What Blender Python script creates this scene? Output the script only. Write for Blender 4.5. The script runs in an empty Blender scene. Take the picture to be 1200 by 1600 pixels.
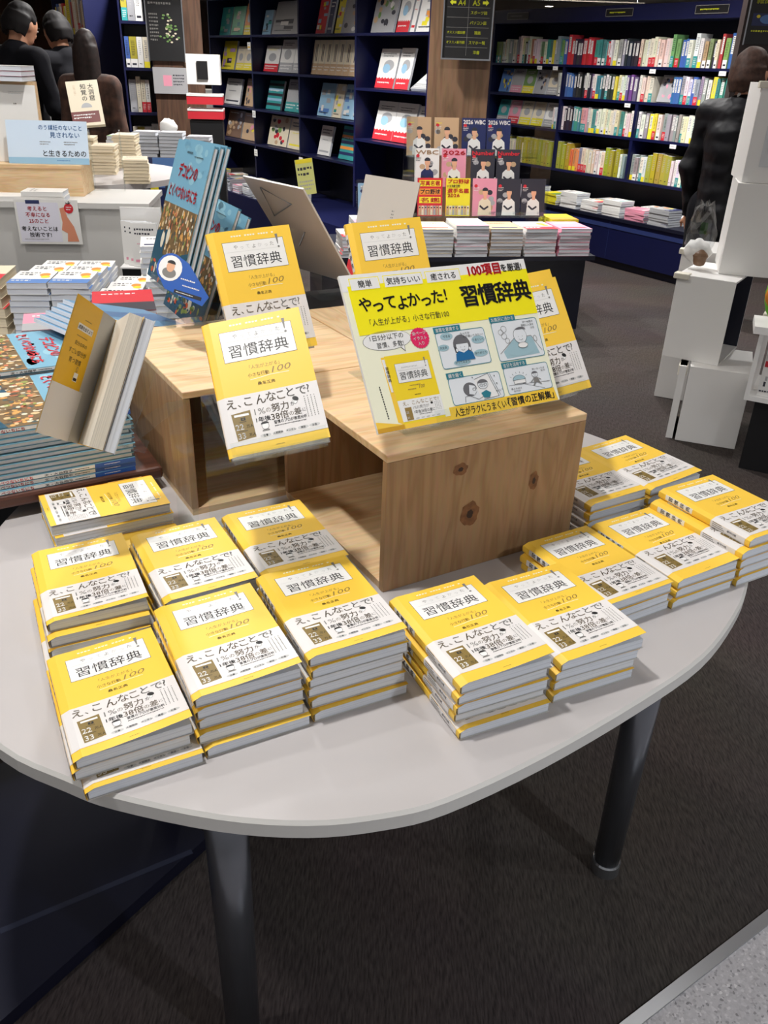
import bpy, math, random
from mathutils import Vector, Matrix
D = bpy.data
SC = bpy.context.scene
COL = SC.collection
R = math.radians
rnd = random.Random(7)

# ------------------------------------------------------------------ camera, world, lights, exposure
FPX, PITCH, ROLL, CAMZ = 1298.0, R(28.3), R(2.0), 1.397
_fw = Vector((0, math.cos(PITCH), -math.sin(PITCH)))
_up = Vector((0, math.sin(PITCH), math.cos(PITCH)))
_rt = Vector((1, 0, 0))
_R = math.cos(ROLL) * _rt + math.sin(ROLL) * _up
_U = -math.sin(ROLL) * _rt + math.cos(ROLL) * _up
cam = D.cameras.new('camera')
cam.sensor_fit = 'VERTICAL'
cam.sensor_height = 36
cam.lens = FPX / 1600 * 36
cam.clip_start = .02
camo = D.objects.new('camera', cam)
COL.objects.link(camo)
mw = Matrix((_R, _U, -_fw)).transposed().to_4x4()
mw.translation = (0, 0, CAMZ)
camo.matrix_world = mw
SC.camera = camo

SC.view_settings.view_transform = 'Standard'
SC.view_settings.look = 'None'
SC.view_settings.gamma = 1
SC.view_settings.use_curve_mapping = False
SC.view_settings.exposure = 0.0
SC.cycles.use_denoising = True
SC.cycles.max_bounces = 8
SC.cycles.transparent_max_bounces = 16

wd = D.worlds.new('world')
SC.world = wd
wd.use_nodes = True
wd.node_tree.nodes['Background'].inputs[0].default_value = (.98, .98, 1.0, 1)
wd.node_tree.nodes['Background'].inputs[1].default_value = .50

CEIL = 2.75
KEYS = [  # x, y, watts : recessed ceiling spots that light this corner of the shop
    (-.48, .90, 44), (-.55, 1.75, 10), (1.9, -.6, 66), (-1.55, .4, 24),
    (1.3, 2.3, 4), (-.9, 3.0, 40), (.5, 4.3, 60), (-1.9, 2.2, 20), (-2.3, 4.3, 12),
    (2.6, 3.9, 11), (1.4, 6.0, 88), (-.7, 5.7, 140), (-1.75, 6.7, 135), (.75, 6.7, 80), (2.5, 5.4, 50),
    (-2.7, 7.9, 110), (-4.6, 5.6, 30), (-1.0, 8.6, 40), (-3.4, 10.5, 60), (-.9, 11.5, 50), (-5.5, 9.5, 50), (3.4, .8, 58)]

# ------------------------------------------------------------------ placing helpers
def _ray(x, y):
    return _fw + _R * ((x - 600) / FPX) + _U * ((800 - y) / FPX)
def at_z(x, y, z):
    """the point of the horizontal plane at height z seen at photo position (x, y)"""
    r = _ray(x, y)
    return Vector((0, 0, CAMZ)) + r * ((z - CAMZ) / r.z)
def at_d(x, y, d):
    """the point at horizontal distance d seen at photo position (x, y)"""
    r = _ray(x, y)
    return Vector((0, 0, CAMZ)) + r * (d / math.hypot(r.x, r.y))
UA = R(31)
def uv(u, v, z=0.0):
    """shop grid of the table displays: u runs along the crates, v away from the viewer"""
    return Vector((u * math.cos(UA) - v * math.sin(UA), u * math.sin(UA) + v * math.cos(UA), z))
SDIR = Vector((.555, -.832, 0)).normalized()      # along both bookcases, towards the viewer
SNOR = Vector((-.832, -.555, 0)).normalized()     # out of the bookcases
SA = math.atan2(SDIR.y, SDIR.x)

# ------------------------------------------------------------------ materials
def lin(c):
    return tuple(((x / 255) / 12.92 if x / 255 <= .04045 else ((x / 255 + .055) / 1.055) ** 2.4) for x in c)
MATS = {}
def mat(name, rgb, rough=.6, metal=0.0, coat=0.0, noise=0.0, nscale=20.0, spec=.5, emit=0.0):
    if name in MATS:
        return MATS[name]
    m = D.materials.new(name)
    m.use_nodes = True
    nt = m.node_tree
    b = nt.nodes['Principled BSDF']
    c = lin(rgb)
    b.inputs['Base Color'].default_value = (*c, 1)
    b.inputs['Roughness'].default_value = rough
    b.inputs['Metallic'].default_value = metal
    b.inputs['Coat Weight'].default_value = coat
    b.inputs['Specular IOR Level'].default_value = spec
    if emit:
        b.inputs['Emission Color'].default_value = (*c, 1)
        b.inputs['Emission Strength'].default_value = emit
    if noise:
        tc = nt.nodes.new('ShaderNodeTexCoord')
        n = nt.nodes.new('ShaderNodeTexNoise')
        n.inputs['Scale'].default_value = nscale
        n.inputs['Detail'].default_value = 5
        r = nt.nodes.new('ShaderNodeValToRGB')
        r.color_ramp.elements[0].position = .3
        r.color_ramp.elements[1].position = .7
        r.color_ramp.elements[0].color = (*[x * (1 - noise) for x in c], 1)
        r.color_ramp.elements[1].color = (*[min(1, x * (1 + noise)) for x in c], 1)
        nt.links.new(tc.outputs['Object'], n.inputs['Vector'])
        nt.links.new(n.outputs['Fac'], r.inputs['Fac'])
        nt.links.new(r.outputs['Color'], b.inputs['Base Color'])
    MATS[name] = m
    return m
def node_mat(name):
    m = D.materials.new(name)
    m.use_nodes = True
    MATS[name] = m
    nt = m.node_tree
    return m, nt, nt.nodes['Principled BSDF']
def wood(name, c1, c2, axis='X', scale=7.0, rough=.5, knots=True):
    m, nt, b = node_mat(name)
    tc = nt.nodes.new('ShaderNodeTexCoord')
    mp = nt.nodes.new('ShaderNodeMapping')
    s = {'X': (.35, 3, 3), 'Y': (3, .35, 3), 'Z': (3, 3, .35)}[axis]
    mp.inputs['Scale'].default_value = s
    n = nt.nodes.new('ShaderNodeTexNoise')
    n.inputs['Scale'].default_value = scale
    n.inputs['Detail'].default_value = 3
    n.inputs['Distortion'].default_value = .6
    mul = nt.nodes.new('ShaderNodeMath'); mul.operation = 'MULTIPLY'; mul.inputs[1].default_value = 11
    fr = nt.nodes.new('ShaderNodeMath'); fr.operation = 'PINGPONG'; fr.inputs[1].default_value = 1
    r = nt.nodes.new('ShaderNodeValToRGB')
    r.color_ramp.elements[0].position = .05
    r.color_ramp.elements[0].color = (*lin(c2), 1)
    r.color_ramp.elements[1].position = .75
    r.color_ramp.elements[1].color = (*lin(c1), 1)
    n2 = nt.nodes.new('ShaderNodeTexNoise'); n2.inputs['Scale'].default_value = scale * 9
    mx = nt.nodes.new('ShaderNodeMixRGB'); mx.blend_type = 'MULTIPLY'; mx.inputs[0].default_value = .25
    L = nt.links.new
    L(tc.outputs['Object'], mp.inputs['Vector']); L(mp.outputs['Vector'], n.inputs['Vector']); L(mp.outputs['Vector'], n2.inputs['Vector'])
    L(n.outputs['Fac'], mul.inputs[0]); L(mul.outputs[0], fr.inputs[0]); L(fr.outputs[0], r.inputs['Fac'])
    L(r.outputs['Color'], mx.inputs[1]); L(n2.outputs['Color'], mx.inputs[2]); L(mx.outputs['Color'], b.inputs['Base Color'])
    b.inputs['Roughness'].default_value = rough
    return m
def pages_mat(name, rgb, freq=900.0, axis=2):
    m, nt, b = node_mat(name)
    tc = nt.nodes.new('ShaderNodeTexCoord')
    sx = nt.nodes.new('ShaderNodeMapping'); sx.inputs['Scale'].default_value = [freq if i == axis else 3 for i in range(3)]
    n = nt.nodes.new('ShaderNodeTexNoise'); n.inputs['Scale'].default_value = 1.0; n.inputs['Detail'].default_value = 2
    r = nt.nodes.new('ShaderNodeValToRGB')
    c = lin(rgb)
    r.color_ramp.elements[0].position = .35; r.color_ramp.elements[0].color = (*[x * .8 for x in c], 1)
    r.color_ramp.elements[1].position = .62; r.color_ramp.elements[1].color = (*c, 1)
    L = nt.links.new
    L(tc.outputs['Object'], sx.inputs['Vector']); L(sx.outputs['Vector'], n.inputs['Vector']); L(n.outputs['Fac'], r.inputs['Fac']); L(r.outputs['Color'], b.inputs['Base Color'])
    b.inputs['Roughness'].default_value = .85
    return m
def clear_mat(name, tint=(251, 253, 253), gloss=.06):
    m = D.materials.new(name); m.use_nodes = True; MATS[name] = m
    nt = m.node_tree; nt.nodes.remove(nt.nodes['Principled BSDF'])
    out = nt.nodes['Material Output']
    t = nt.nodes.new('ShaderNodeBsdfTransparent'); t.inputs[0].default_value = (*lin(tint), 1)
    g = nt.nodes.new('ShaderNodeBsdfGlossy'); g.inputs['Roughness'].default_value = .04
    f = nt.nodes.new('ShaderNodeLayerWeight'); f.inputs['Blend'].default_value = .18
    a = nt.nodes.new('ShaderNodeMath'); a.operation = 'MULTIPLY_ADD'; a.inputs[1].default_value = .3; a.inputs[2].default_value = gloss * .3
    mx = nt.nodes.new('ShaderNodeMixShader')
    L = nt.links.new
    L(f.outputs[1], a.inputs[0]); L(a.outputs[0], mx.inputs[0]); L(t.outputs[0], mx.inputs[1]); L(g.outputs[0], mx.inputs[2]); L(mx.outputs[0], out.inputs[0])
    return m
def object_colour(name, rough=.55):
    m, nt, b = node_mat(name)
    o = nt.nodes.new('ShaderNodeObjectInfo')
    nt.links.new(o.outputs['Color'], b.inputs['Base Color'])
    b.inputs['Roughness'].default_value = rough
    return m

YEL = mat('yellow_jacket', (250, 205, 72), .42, spec=.5)
OBI = mat('white_band_paper', (228, 224, 222), .36, spec=.45)
WHT = mat('white_print', (238, 237, 235), .4)
INK = mat('black_ink', (34, 33, 34), .5)
GRY = mat('grey_ink', (128, 126, 122), .5)
PALE = mat('pale_grey_ink', (198, 198, 196), .5)
GLD = mat('gold_ink', (150, 122, 62), .45)
GOLDBOX = mat('olive_gold_print', (134, 112, 58), .45)
PAPER = pages_mat('book_pages', (222, 226, 233))
PAPERC = pages_mat('cream_book_pages', (226, 212, 184))
PAPERX = pages_mat('open_book_pages', (222, 214, 198), 900, 0)
ENDP = mat('endpaper', (196, 194, 190), .7)
PINE = wood('pine_lit_tone', (240, 208, 164), (229, 190, 142), 'X')  # pine lightened, the light on the crate tops put into the colour
PINEY = wood('pine_lit_tone_lengthwise', (240, 208, 164), (229, 190, 142), 'Y')
PINEZ = wood('pine_shade_tone_upright', (182, 144, 104), (166, 127, 88), 'Z')  # same pine darkened, shade of the upright boards put into the colour
KNOT = mat('pine_knot', (128, 84, 50), .6, noise=.3, nscale=90)
KNOTD = mat('pine_knot_core', (62, 42, 30), .7)
TABLEW = mat('white_laminate', (184, 179, 178), .38, noise=.03, nscale=6)
EDGE = mat('table_edge_band', (196, 194, 190), .45)
STEEL = mat('brushed_steel', (160, 162, 166), .3, metal=.9)
BLACK = mat('black_plastic', (20, 20, 22), .45)
NAVY = mat('navy_laminate', (9, 15, 58), .42, noise=.08, nscale=4)
NAVYD = mat('dark_navy_laminate', (18, 20, 38), .4)
ACR = clear_mat('clear_acrylic')
FILM = clear_mat('clear_film', (246, 247, 248), .25)
RED = mat('red_print', (206, 34, 46), .4)
PINK = mat('magenta_print', (226, 32, 96), .4)
BRIGHT = mat('lemon_print', (252, 238, 22), .35)
CREAM = mat('cream_print', (244, 243, 216), .38)
AMBER = mat('amber_print', (250, 204, 58), .38)
TEAL = mat('teal_print', (38, 124, 140), .4)
LTEAL = mat('pale_teal_print', (158, 190, 200), .45)
PANELW = mat('pale_panel_print', (228, 232, 236), .4)
SKYB = mat('sky_blue_print', (120, 172, 196), .35)
DTEAL = mat('deep_teal_print', (34, 82, 104), .35)
BLUE = mat('blue_print', (34, 88, 176), .4)
SKINP = mat('skin_print', (226, 172, 138), .5)
GREYBOARD = mat('grey_card_back', (214, 204, 198), .55)
OBJC = object_colour('book_cloth')
OBJC2 = object_colour('gloss_cover', .35)

# ------------------------------------------------------------------ mesh building
def tagged(o, label=None, cat=None, group=None, kind=None):
    if label: o['label'] = label
    if cat: o['category'] = cat
    if group: o['group'] = group
    if kind: o['kind'] = kind
    return o
def empty(name, label, cat, M=None, group=None):
    o = D.objects.new(name, None)
    o.empty_display_size = .05
    COL.objects.link(o)
    if M is not None: o.matrix_world = M
    return tagged(o, label, cat, group)
def TR(p, yaw=0.0):
    return Matrix.Translation(Vector(p)) @ Matrix.Rotation(yaw, 4, 'Z')
def pose(p, yaw, tilt, roll=0.0):
    """stands a thing that faces -Y: turned by yaw, leaned back by tilt (negative), rolled in its own plane"""
    return Matrix.Translation(Vector(p)) @ Matrix.Rotation(yaw, 4, 'Z') @ Matrix.Rotation(tilt, 4, 'X') @ Matrix.Rotation(roll, 4, 'Y')
class MB:
    def __init__(s):
        s.v = []; s.f = []; s.m = []; s.mats = []
    def mi(s, m):
        if m not in s.mats: s.mats.append(m)
        return s.mats.index(m)
    def poly(s, pts, m):
        k = len(s.v); s.v += [tuple(p) for p in pts]
        s.f.append(list(range(k, k + len(pts)))); s.m.append(s.mi(m)); return s
    def raw(s, vs, fs, m):
        k = len(s.v); s.v += [tuple(p) for p in vs]; i = s.mi(m)
        for f in fs: s.f.append([k + j for j in f]); s.m.append(i)
        return s
    def box(s, lo, hi, m, M=None, ms=None):
        """axis box lo..hi; ms: materials of the faces -x +x -y +y -z +z"""
        x0, y0, z0 = lo; x1, y1, z1 = hi
        P = [Vector(p) for p in ((x0, y0, z0), (x1, y0, z0), (x1, y1, z0), (x0, y1, z0), (x0, y0, z1), (x1, y0, z1), (x1, y1, z1), (x0, y1, z1))]
        if M: P = [M @ p for p in P]
        F = [(0, 4, 7, 3), (1, 2, 6, 5), (0, 1, 5, 4), (3, 7, 6, 2), (0, 3, 2, 1), (4, 5, 6, 7)]
        k = len(s.v); s.v += [tuple(p) for p in P]
        for n, f in enumerate(F):
            s.f.append([k + j for j in f]); s.m.append(s.mi((ms[n] if ms and ms[n] else m)))
        return s
    def cbox(s, c, d, m, M=None, ms=None):
        return s.box([c[i] - d[i] / 2 for i in range(3)], [c[i] + d[i] / 2 for i in range(3)], m, M, ms)
    def prism(s, pts, z0, z1, m, M=None, mside=None):
        n = len(pts)
        P = [Vector((x, y, z0)) for x, y in pts] + [Vector((x, y, z1)) for x, y in pts]
        if M: P = [M @ p for p in P]
        k = len(s.v); s.v += [tuple(p) for p in P]; i = s.mi(m); j = s.mi(mside or m)
        s.f.append([k + q for q in range(n)][::-1]); s.m.append(i)
        s.f.append([k + n + q for q in range(n)]); s.m.append(i)
        for q in range(n):
            s.f.append([k + q, k + (q + 1) % n, k + n + (q + 1) % n, k + n + q]); s.m.append(j)
        return s
    def tube(s, pts, r, m, n=8, cap=True):
        pts = [Vector(p) for p in pts]; rings = []
        rr = r if isinstance(r, (list, tuple)) else [r] * len(pts)
        for i, p in enumerate(pts):
            t = (pts[min(i + 1, len(pts) - 1)] - pts[max(i - 1, 0)]).normalized()
            a = t.cross(Vector((0, 0, 1)))
            if a.length < .05: a = t.cross(Vector((1, 0, 0)))
            a.normalize(); b = t.cross(a)
            rings.append([p + (a * math.cos(2 * math.pi * q / n) + b * math.sin(2 * math.pi * q / n)) * rr[i] for q in range(n)])
        k = len(s.v); i0 = s.mi(m)
        for ring in rings: s.v += [tuple(p) for p in ring]
        for i in range(len(rings) - 1):
            for q in range(n):
                s.f.append([k + i * n + q, k + i * n + (q + 1) % n, k + (i + 1) * n + (q + 1) % n, k + (i + 1) * n + q]); s.m.append(i0)
        if cap:
            s.f.append([k + q for q in range(n)][::-1]); s.m.append(i0)
            s.f.append([k + (len(rings) - 1) * n + q for q in range(n)]); s.m.append(i0)
        return s
    def ball(s, c, r, m, nu=14, nv=9, f=None):
        c = Vector(c); r = r if isinstance(r, (list, tuple)) else (r, r, r)
        k = len(s.v); i0 = s.mi(m)
        for j in range(nv + 1):
            t = math.pi * j / nv
            for i in range(nu):
                a = 2 * math.pi * i / nu
                p = Vector((math.sin(t) * math.cos(a), math.sin(t) * math.sin(a), math.cos(t)))
                q = f(p) if f else 1.0
                s.v.append(tuple(c + Vector((p.x * r[0], p.y * r[1], p.z * r[2])) * q))
        for j in range(nv):
            for i in range(nu):
                s.f.append([k + j * nu + i, k + (j + 1) * nu + i, k + (j + 1) * nu + (i + 1) % nu, k + j * nu + (i + 1) % nu]); s.m.append(i0)
        return s
    def grid(s, fn, nx, ny, m):
        k = len(s.v); i0 = s.mi(m)
        for j in range(ny + 1):
            for i in range(nx + 1): s.v.append(tuple(fn(i / nx, j / ny)))
        for j in range(ny):
            for i in range(nx):
                a = k + j * (nx + 1) + i
                s.f.append([a, a + nx + 1, a + nx + 2, a + 1]); s.m.append(i0)
        return s
    def mesh(s, name, smooth=False):
        me = D.meshes.new(name)
        me.from_pydata(s.v, [], s.f)
        for m in s.mats: me.materials.append(m)
        me.polygons.foreach_set('material_index', s.m)
        if smooth: me.polygons.foreach_set('use_smooth', [True] * len(s.f))
        me.update()
        return me
    def build(s, name, parent=None, M=None, smooth=False, bevel=0.0):
        o = D.objects.new(name, s.mesh(name, smooth))
        COL.objects.link(o)
        if M is not None: o.matrix_world = M
        if parent is not None: o.parent = parent
        if bevel:
            b = o.modifiers.new('bevel', 'BEVEL'); b.width = bevel; b.segments = 2; b.limit_method = 'ANGLE'
        return o
def shared(name, me, parent=None, M=None, colour=None):
    o = D.objects.new(name, me)
    COL.objects.link(o)
    if M is not None: o.matrix_world = M
    if parent is not None: o.parent = parent
    if colour is not None: o.color = (*lin(colour), 1)
    return o
# ------------------------------------------------------------------ printing on surfaces
_GL = {}
def glyphs(text, bold=0.0):
    key = (text, bold)
    if key not in _GL:
        cu = D.curves.new('t', 'FONT'); cu.body = text; cu.size = 1; cu.resolution_u = 2; cu.offset = bold; cu.fill_mode = 'FRONT'
        o = D.objects.new('t', cu)
        me = D.meshes.new_from_object(o)
        vs = [(v.co.x, v.co.y) for v in me.vertices]; fs = [tuple(p.vertices) for p in me.polygons]
        D.objects.remove(o); D.curves.remove(cu); D.meshes.remove(me)
        _GL[key] = (vs, fs)
    return _GL[key]
class Sheet:
    """prints polygons, strokes and lettering onto a surface fn(x mm, y mm from the top, height m) -> point"""
    def __init__(s, mb, fn, k=.00012):
        s.mb = mb; s.fn = fn; s.k = k
    def poly(s, pts, m, L=1):
        s.mb.poly([s.fn(x, y, L * s.k) for x, y in pts][::-1], m)
    def rect(s, x, y, w, h, m, L=1, nx=1, ny=1):
        for i in range(nx):
            for j in range(ny):
                x0, x1 = x + w * i / nx, x + w * (i + 1) / nx; y0, y1 = y + h * j / ny, y + h * (j + 1) / ny
                s.poly([(x0, y0), (x1, y0), (x1, y1), (x0, y1)], m, L)
    def ell(s, cx, cy, rx, ry, m, L=1, n=18, a0=0, a1=360, rot=0):
        c, q = math.cos(R(rot)), math.sin(R(rot)); pts = []
        for i in range(n):
            a = R(a0 + (a1 - a0) * i / (n if a1 - a0 >= 360 else n - 1))
            x, y = rx * math.cos(a), ry * math.sin(a)
            pts.append((cx + x * c - y * q, cy + x * q + y * c))
        s.poly(pts, m, L)
    def line(s, pts, w, m, L=2):
        for (x0, y0), (x1, y1) in zip(pts, pts[1:]):
            d = math.hypot(x1 - x0, y1 - y0)
            if d < 1e-6: continue
            nx, ny = -(y1 - y0) / d * w / 2, (x1 - x0) / d * w / 2
            n = max(1, int(d / 25))
            for i in range(n):
                a, b = i / n, (i + 1) / n
                ax, ay, bx, by = x0 + (x1 - x0) * a, y0 + (y1 - y0) * a, x0 + (x1 - x0) * b, y0 + (y1 - y0) * b
                s.poly([(ax - nx, ay - ny), (bx - nx, by - ny), (bx + nx, by + ny), (ax + nx, ay + ny)], m, L)
    def ring(s, cx, cy, rx, ry, w, m, L=2, n=20, a0=0, a1=360):
        s.line([(cx + rx * math.cos(R(a0 + (a1 - a0) * i / n)), cy + ry * math.sin(R(a0 + (a1 - a0) * i / n))) for i in range(n + 1)], w, m, L)
    def frame(s, x, y, w, h, t, m, L=2, r=0):
        if r:
            pts = []
            for cx, cy, a in ((x + w - r, y + r, -90), (x + w - r, y + h - r, 0), (x + r, y + h - r, 90), (x + r, y + r, 180)):
                pts += [(cx + r * math.cos(R(a + q * 30)), cy + r * math.sin(R(a + q * 30))) for q in range(4)]
            s.line(pts + pts[:1], t, m, L)
        else:
            s.line([(x, y), (x + w, y), (x + w, y + h), (x, y + h), (x, y)], t, m, L)
    def text(s, t, x, y, em, m, L=2, bold=0.0, anchor='l', w=None, rot=0, skew=0.0):
        """y is the middle of the line; w stretches the line to that width"""
        if bold > .009:
            for dx, dy in ((-1, 0), (1, 0), (0, -1), (0, 1)):
                s.text(t, x + dx * bold * em * .9, y + dy * bold * em * .9, em, m, L, 0, anchor, w, rot, skew)
        vs, fs = glyphs(t, 0)
        if not vs: return
        x0 = min(v[0] for v in vs); x1 = max(v[0] for v in vs)
        kx = em if w is None else w / (x1 - x0)
        wid = (x1 - x0) * kx
        ox = {'l': 0, 'c': -wid / 2, 'r': -wid}[anchor]
        c, q = math.cos(R(rot)), math.sin(R(rot)); P = []
        for vx, vy in vs:
            a = (vx - x0) * kx + ox + (vy - .38) * em * skew; b = -(vy - .38) * em
            P.append(s.fn(x + a * c - b * q, y + a * q + b * c, L * s.k))
        s.mb.raw(P, [f for f in fs], m)
    def vtext(s, t, x, y, em, m, L=2, bold=0.0, step=None):
        for i, ch in enumerate(t):
            if ch != ' ': s.text(ch, x, y + (i + .5) * (step or em * 1.03), em, m, L, bold, 'c')
    def greek(s, x, y, w, h, m, L=2, rows=1, rng=rnd, fill=.8):
        """rows of tiny illegible strokes, as small print looks from here"""
        for i in range(rows):
            yy = y + h * (i + .5) / rows; hh = h / rows * .5; px = x
            end = x + w * (fill if i == rows - 1 else 1)
            while px < end:
                ww = hh * rng.uniform(.5, 1.1)
                s.rect(px, yy - hh / 2, min(ww, end - px), hh * rng.uniform(.6, 1), m, L)
                px += ww + hh * .35
def flat(W, H, back=0.0):
    """front of an upright sheet W x H m that faces -Y, bottom centre at the origin; mm from its top left"""
    return lambda x, y, h: Vector((x / 1000 - W / 2, back - h, H - y / 1000))
def lying(W, H, z):
    return lambda x, y, h: Vector((x / 1000 - W / 2, H / 2 - y / 1000, z + h))

# ------------------------------------------------------------------ the room
def structure(name, mb, **k):
    return tagged(mb.build(name, **k), kind='structure')
def carpet_mat():
    m, nt, b = node_mat('ribbed_carpet')
    tc = nt.nodes.new('ShaderNodeTexCoord')
    mp = nt.nodes.new('ShaderNodeMapping'); mp.inputs['Rotation'].default_value = (0, 0, R(-34)); mp.inputs['Scale'].default_value = (260, 40, 1)
    n = nt.nodes.new('ShaderNodeTexNoise'); n.inputs['Scale'].default_value = 1; n.inputs['Detail'].default_value = 3
    n2 = nt.nodes.new('ShaderNodeTexNoise'); n2.inputs['Scale'].default_value = 1.6; n2.inputs['Detail'].default_value = 4
    r = nt.nodes.new('ShaderNodeValToRGB')
    r.color_ramp.elements[0].position = .3; r.color_ramp.elements[0].color = (*lin((50, 44, 43)), 1)
    r.color_ramp.elements[1].position = .72; r.color_ramp.elements[1].color = (*lin((80, 72, 69)), 1)
    mx = nt.nodes.new('ShaderNodeMixRGB'); mx.blend_type = 'MULTIPLY'; mx.inputs[0].default_value = .35
    bp = nt.nodes.new('ShaderNodeBump'); bp.inputs['Strength'].default_value = .4; bp.inputs['Distance'].default_value = .003
    L = nt.links.new
    L(tc.outputs['Object'], mp.inputs[0]); L(mp.outputs[0], n.inputs[0]); L(tc.outputs['Object'], n2.inputs[0])
    L(n.outputs['Fac'], r.inputs['Fac']); L(r.outputs[0], mx.inputs[1]); L(n2.outputs['Color'], mx.inputs[2]); L(mx.outputs[0], b.inputs['Base Color'])
    L(n.outputs['Fac'], bp.inputs['Height']); L(bp.outputs[0], b.inputs['Normal'])
    b.inputs['Roughness'].default_value = .95
    b.inputs['Specular IOR Level'].default_value = .15
    return m
def terrazzo_mat():
    m, nt, b = node_mat('terrazzo')
    tc = nt.nodes.new('ShaderNodeTexCoord')
    v = nt.nodes.new('ShaderNodeTexVoronoi'); v.inputs['Scale'].default_value = 230
    n = nt.nodes.new('ShaderNodeTexNoise'); n.inputs['Scale'].default_value = 60
    r = nt.nodes.new('ShaderNodeValToRGB')
    e = r.color_ramp.elements
    e[0].position = 0; e[0].color = (*lin((98, 96, 98)), 1)
    e[1].position = 1; e[1].color = (*lin((214, 210, 210)), 1)
    x = e.new(.25); x.color = (*lin((172, 168, 170)), 1)
    x = e.new(.75); x.color = (*lin((184, 180, 182)), 1)
    L = nt.links.new
    L(tc.outputs['Object'], v.inputs['Vector']); L(v.outputs['Color'], r.inputs['Fac']); L(r.outputs[0], b.inputs['Base Color'])
    b.inputs['Roughness'].default_value = .35
    return m
# the strip between carpet and terrazzo runs through two floor points at 34 degrees
ea, eb = Vector((.436, .823, 0)), Vector((.754, 1.037, 0))
ed = (eb - ea).normalized(); en = Vector((ed.y, -ed.x, 0))
def strip(p, q): return ea + ed * p + en * q
structure('floor', MB().poly([strip(-7, .0), strip(7, 0), strip(18, -12), strip(18, -32), strip(-7, -32)], carpet_mat()))
tz = MB()
tz.poly([strip(-7, .012), strip(-7, 9), strip(7, 9), strip(7, .012)], terrazzo_mat())
JOINT = mat('terrazzo_joint', (112, 108, 106), .6)
for p in (-.0, .62, 1.24, -1.3): tz.poly([Vector((0, 0, .0006)) + strip(p, .012), Vector((0, 0, .0006)) + strip(p + .004, .012), Vector((0, 0, .0006)) + strip(p + .004, 3), Vector((0, 0, .0006)) + strip(p, 3)][::-1], JOINT)
structure('floor_corridor', tz)
st = MB(); st.prism([strip(-7, -.006).xy, strip(7, -.006).xy, strip(7, .014).xy, strip(-7, .014).xy][::-1], 0, .005, STEEL)
structure('trim_1', st)
CEILM = mat('ceiling_white', (206, 198, 186), .9)
cb = MB(); cb.poly([(-9, -3, CEIL), (-9, 27, CEIL), (7, 27, CEIL), (7, -3, CEIL)], CEILM)
structure('ceiling', cb)
WALLM = wood('walnut_wall', (104, 74, 54), (84, 58, 42), 'Z', 4, .6)
structure('wall_back', MB().box((-9, 26.2, 0), (7, 26.4, CEIL), WALLM))
structure('wall_left', MB().box((-9.2, -3, 0), (-9, 27, CEIL), WALLM))
structure('wall_right', MB().box((6.6, 2, 0), (6.8, 27, CEIL), mat('right_wall_paint', (120, 112, 104), .8)))
for k, (x, y) in enumerate(((3.2, 19.5), (-4.5, 19.5), (-4.5, 12.5))):  # unseen uplights, added only to brighten the far ceiling
    t = empty('added_uplight', 'ceiling trough lamp lighting the ceiling, %s' % ('far right aisle', 'far left aisle', 'behind the readers')[k], 'ceiling light', TR((x, y, CEIL - .14)), 'trough lamps')
    m = MB(); m.box((-1.6, -.2, 0), (1.6, .2, .02), mat('trough_white', (220, 216, 210), .6)); m.build('trough', t)
    m = MB(); m.tube([(-1.5, 0, .02), (-1.5, 0, .14)], .008, STEEL, 8); m.tube([(1.5, 0, .02), (1.5, 0, .14)], .008, STEEL, 8); m.build('rod', t)
    ld = D.lights.new('added_uplight_beam', 'AREA'); ld.shape = 'RECTANGLE'; ld.size = 3.1; ld.size_y = .36; ld.energy = 90
    lo = D.objects.new('added_uplight_beam', ld); COL.objects.link(lo); lo.parent = t; lo.location = (0, 0, .03); lo.rotation_euler = (math.pi, 0, 0)
LAMPM = mat('downlight_lens', (255, 244, 228), .4, emit=14)
RIMM = mat('downlight_rim', (226, 222, 214), .5)
for i, (x, y, w) in enumerate(KEYS):
    ld = D.lights.new('downlight_beam', 'SPOT'); ld.energy = w * 2.3; ld.spot_size = R(128); ld.spot_blend = .75; ld.shadow_soft_size = .05
    ld.color = (.90, .95, 1) if x > 1.6 and y < 1.5 else (1, .985, .965)
    t = empty('downlight', 'round recessed ceiling downlight, lit, %s' % ['over the round white table', 'over the left stack table', 'over the corridor', 'left of the oval table', 'over the white boxes', 'over the white shelf', 'over the magazine table', 'by the picture books', 'over the round back table', 'by the jacketed person', 'before the spine bookcase', 'before the cover bookcase', 'left of the cover bookcase', 'by the walnut pillar', 'at the end of the spine bookcase', 'over the readers', 'at the left wall', 'behind the cover bookcase', 'far back left', 'far back middle', 'far left back', 'at the right wall'][i], 'ceiling light', TR((x, y, CEIL)), 'ceiling downlights')
    m = MB(); m.tube([(0, 0, 0), (0, 0, -.012)], .075, RIMM, 20); m.build('rim', t)
    m = MB(); m.tube([(0, 0, -.0122), (0, 0, -.016)], .055, LAMPM, 20); m.build('lens', t)
    lo = D.objects.new('downlight_beam', ld); COL.objects.link(lo); lo.parent = t; lo.location = (0, 0, -.08)

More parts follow.
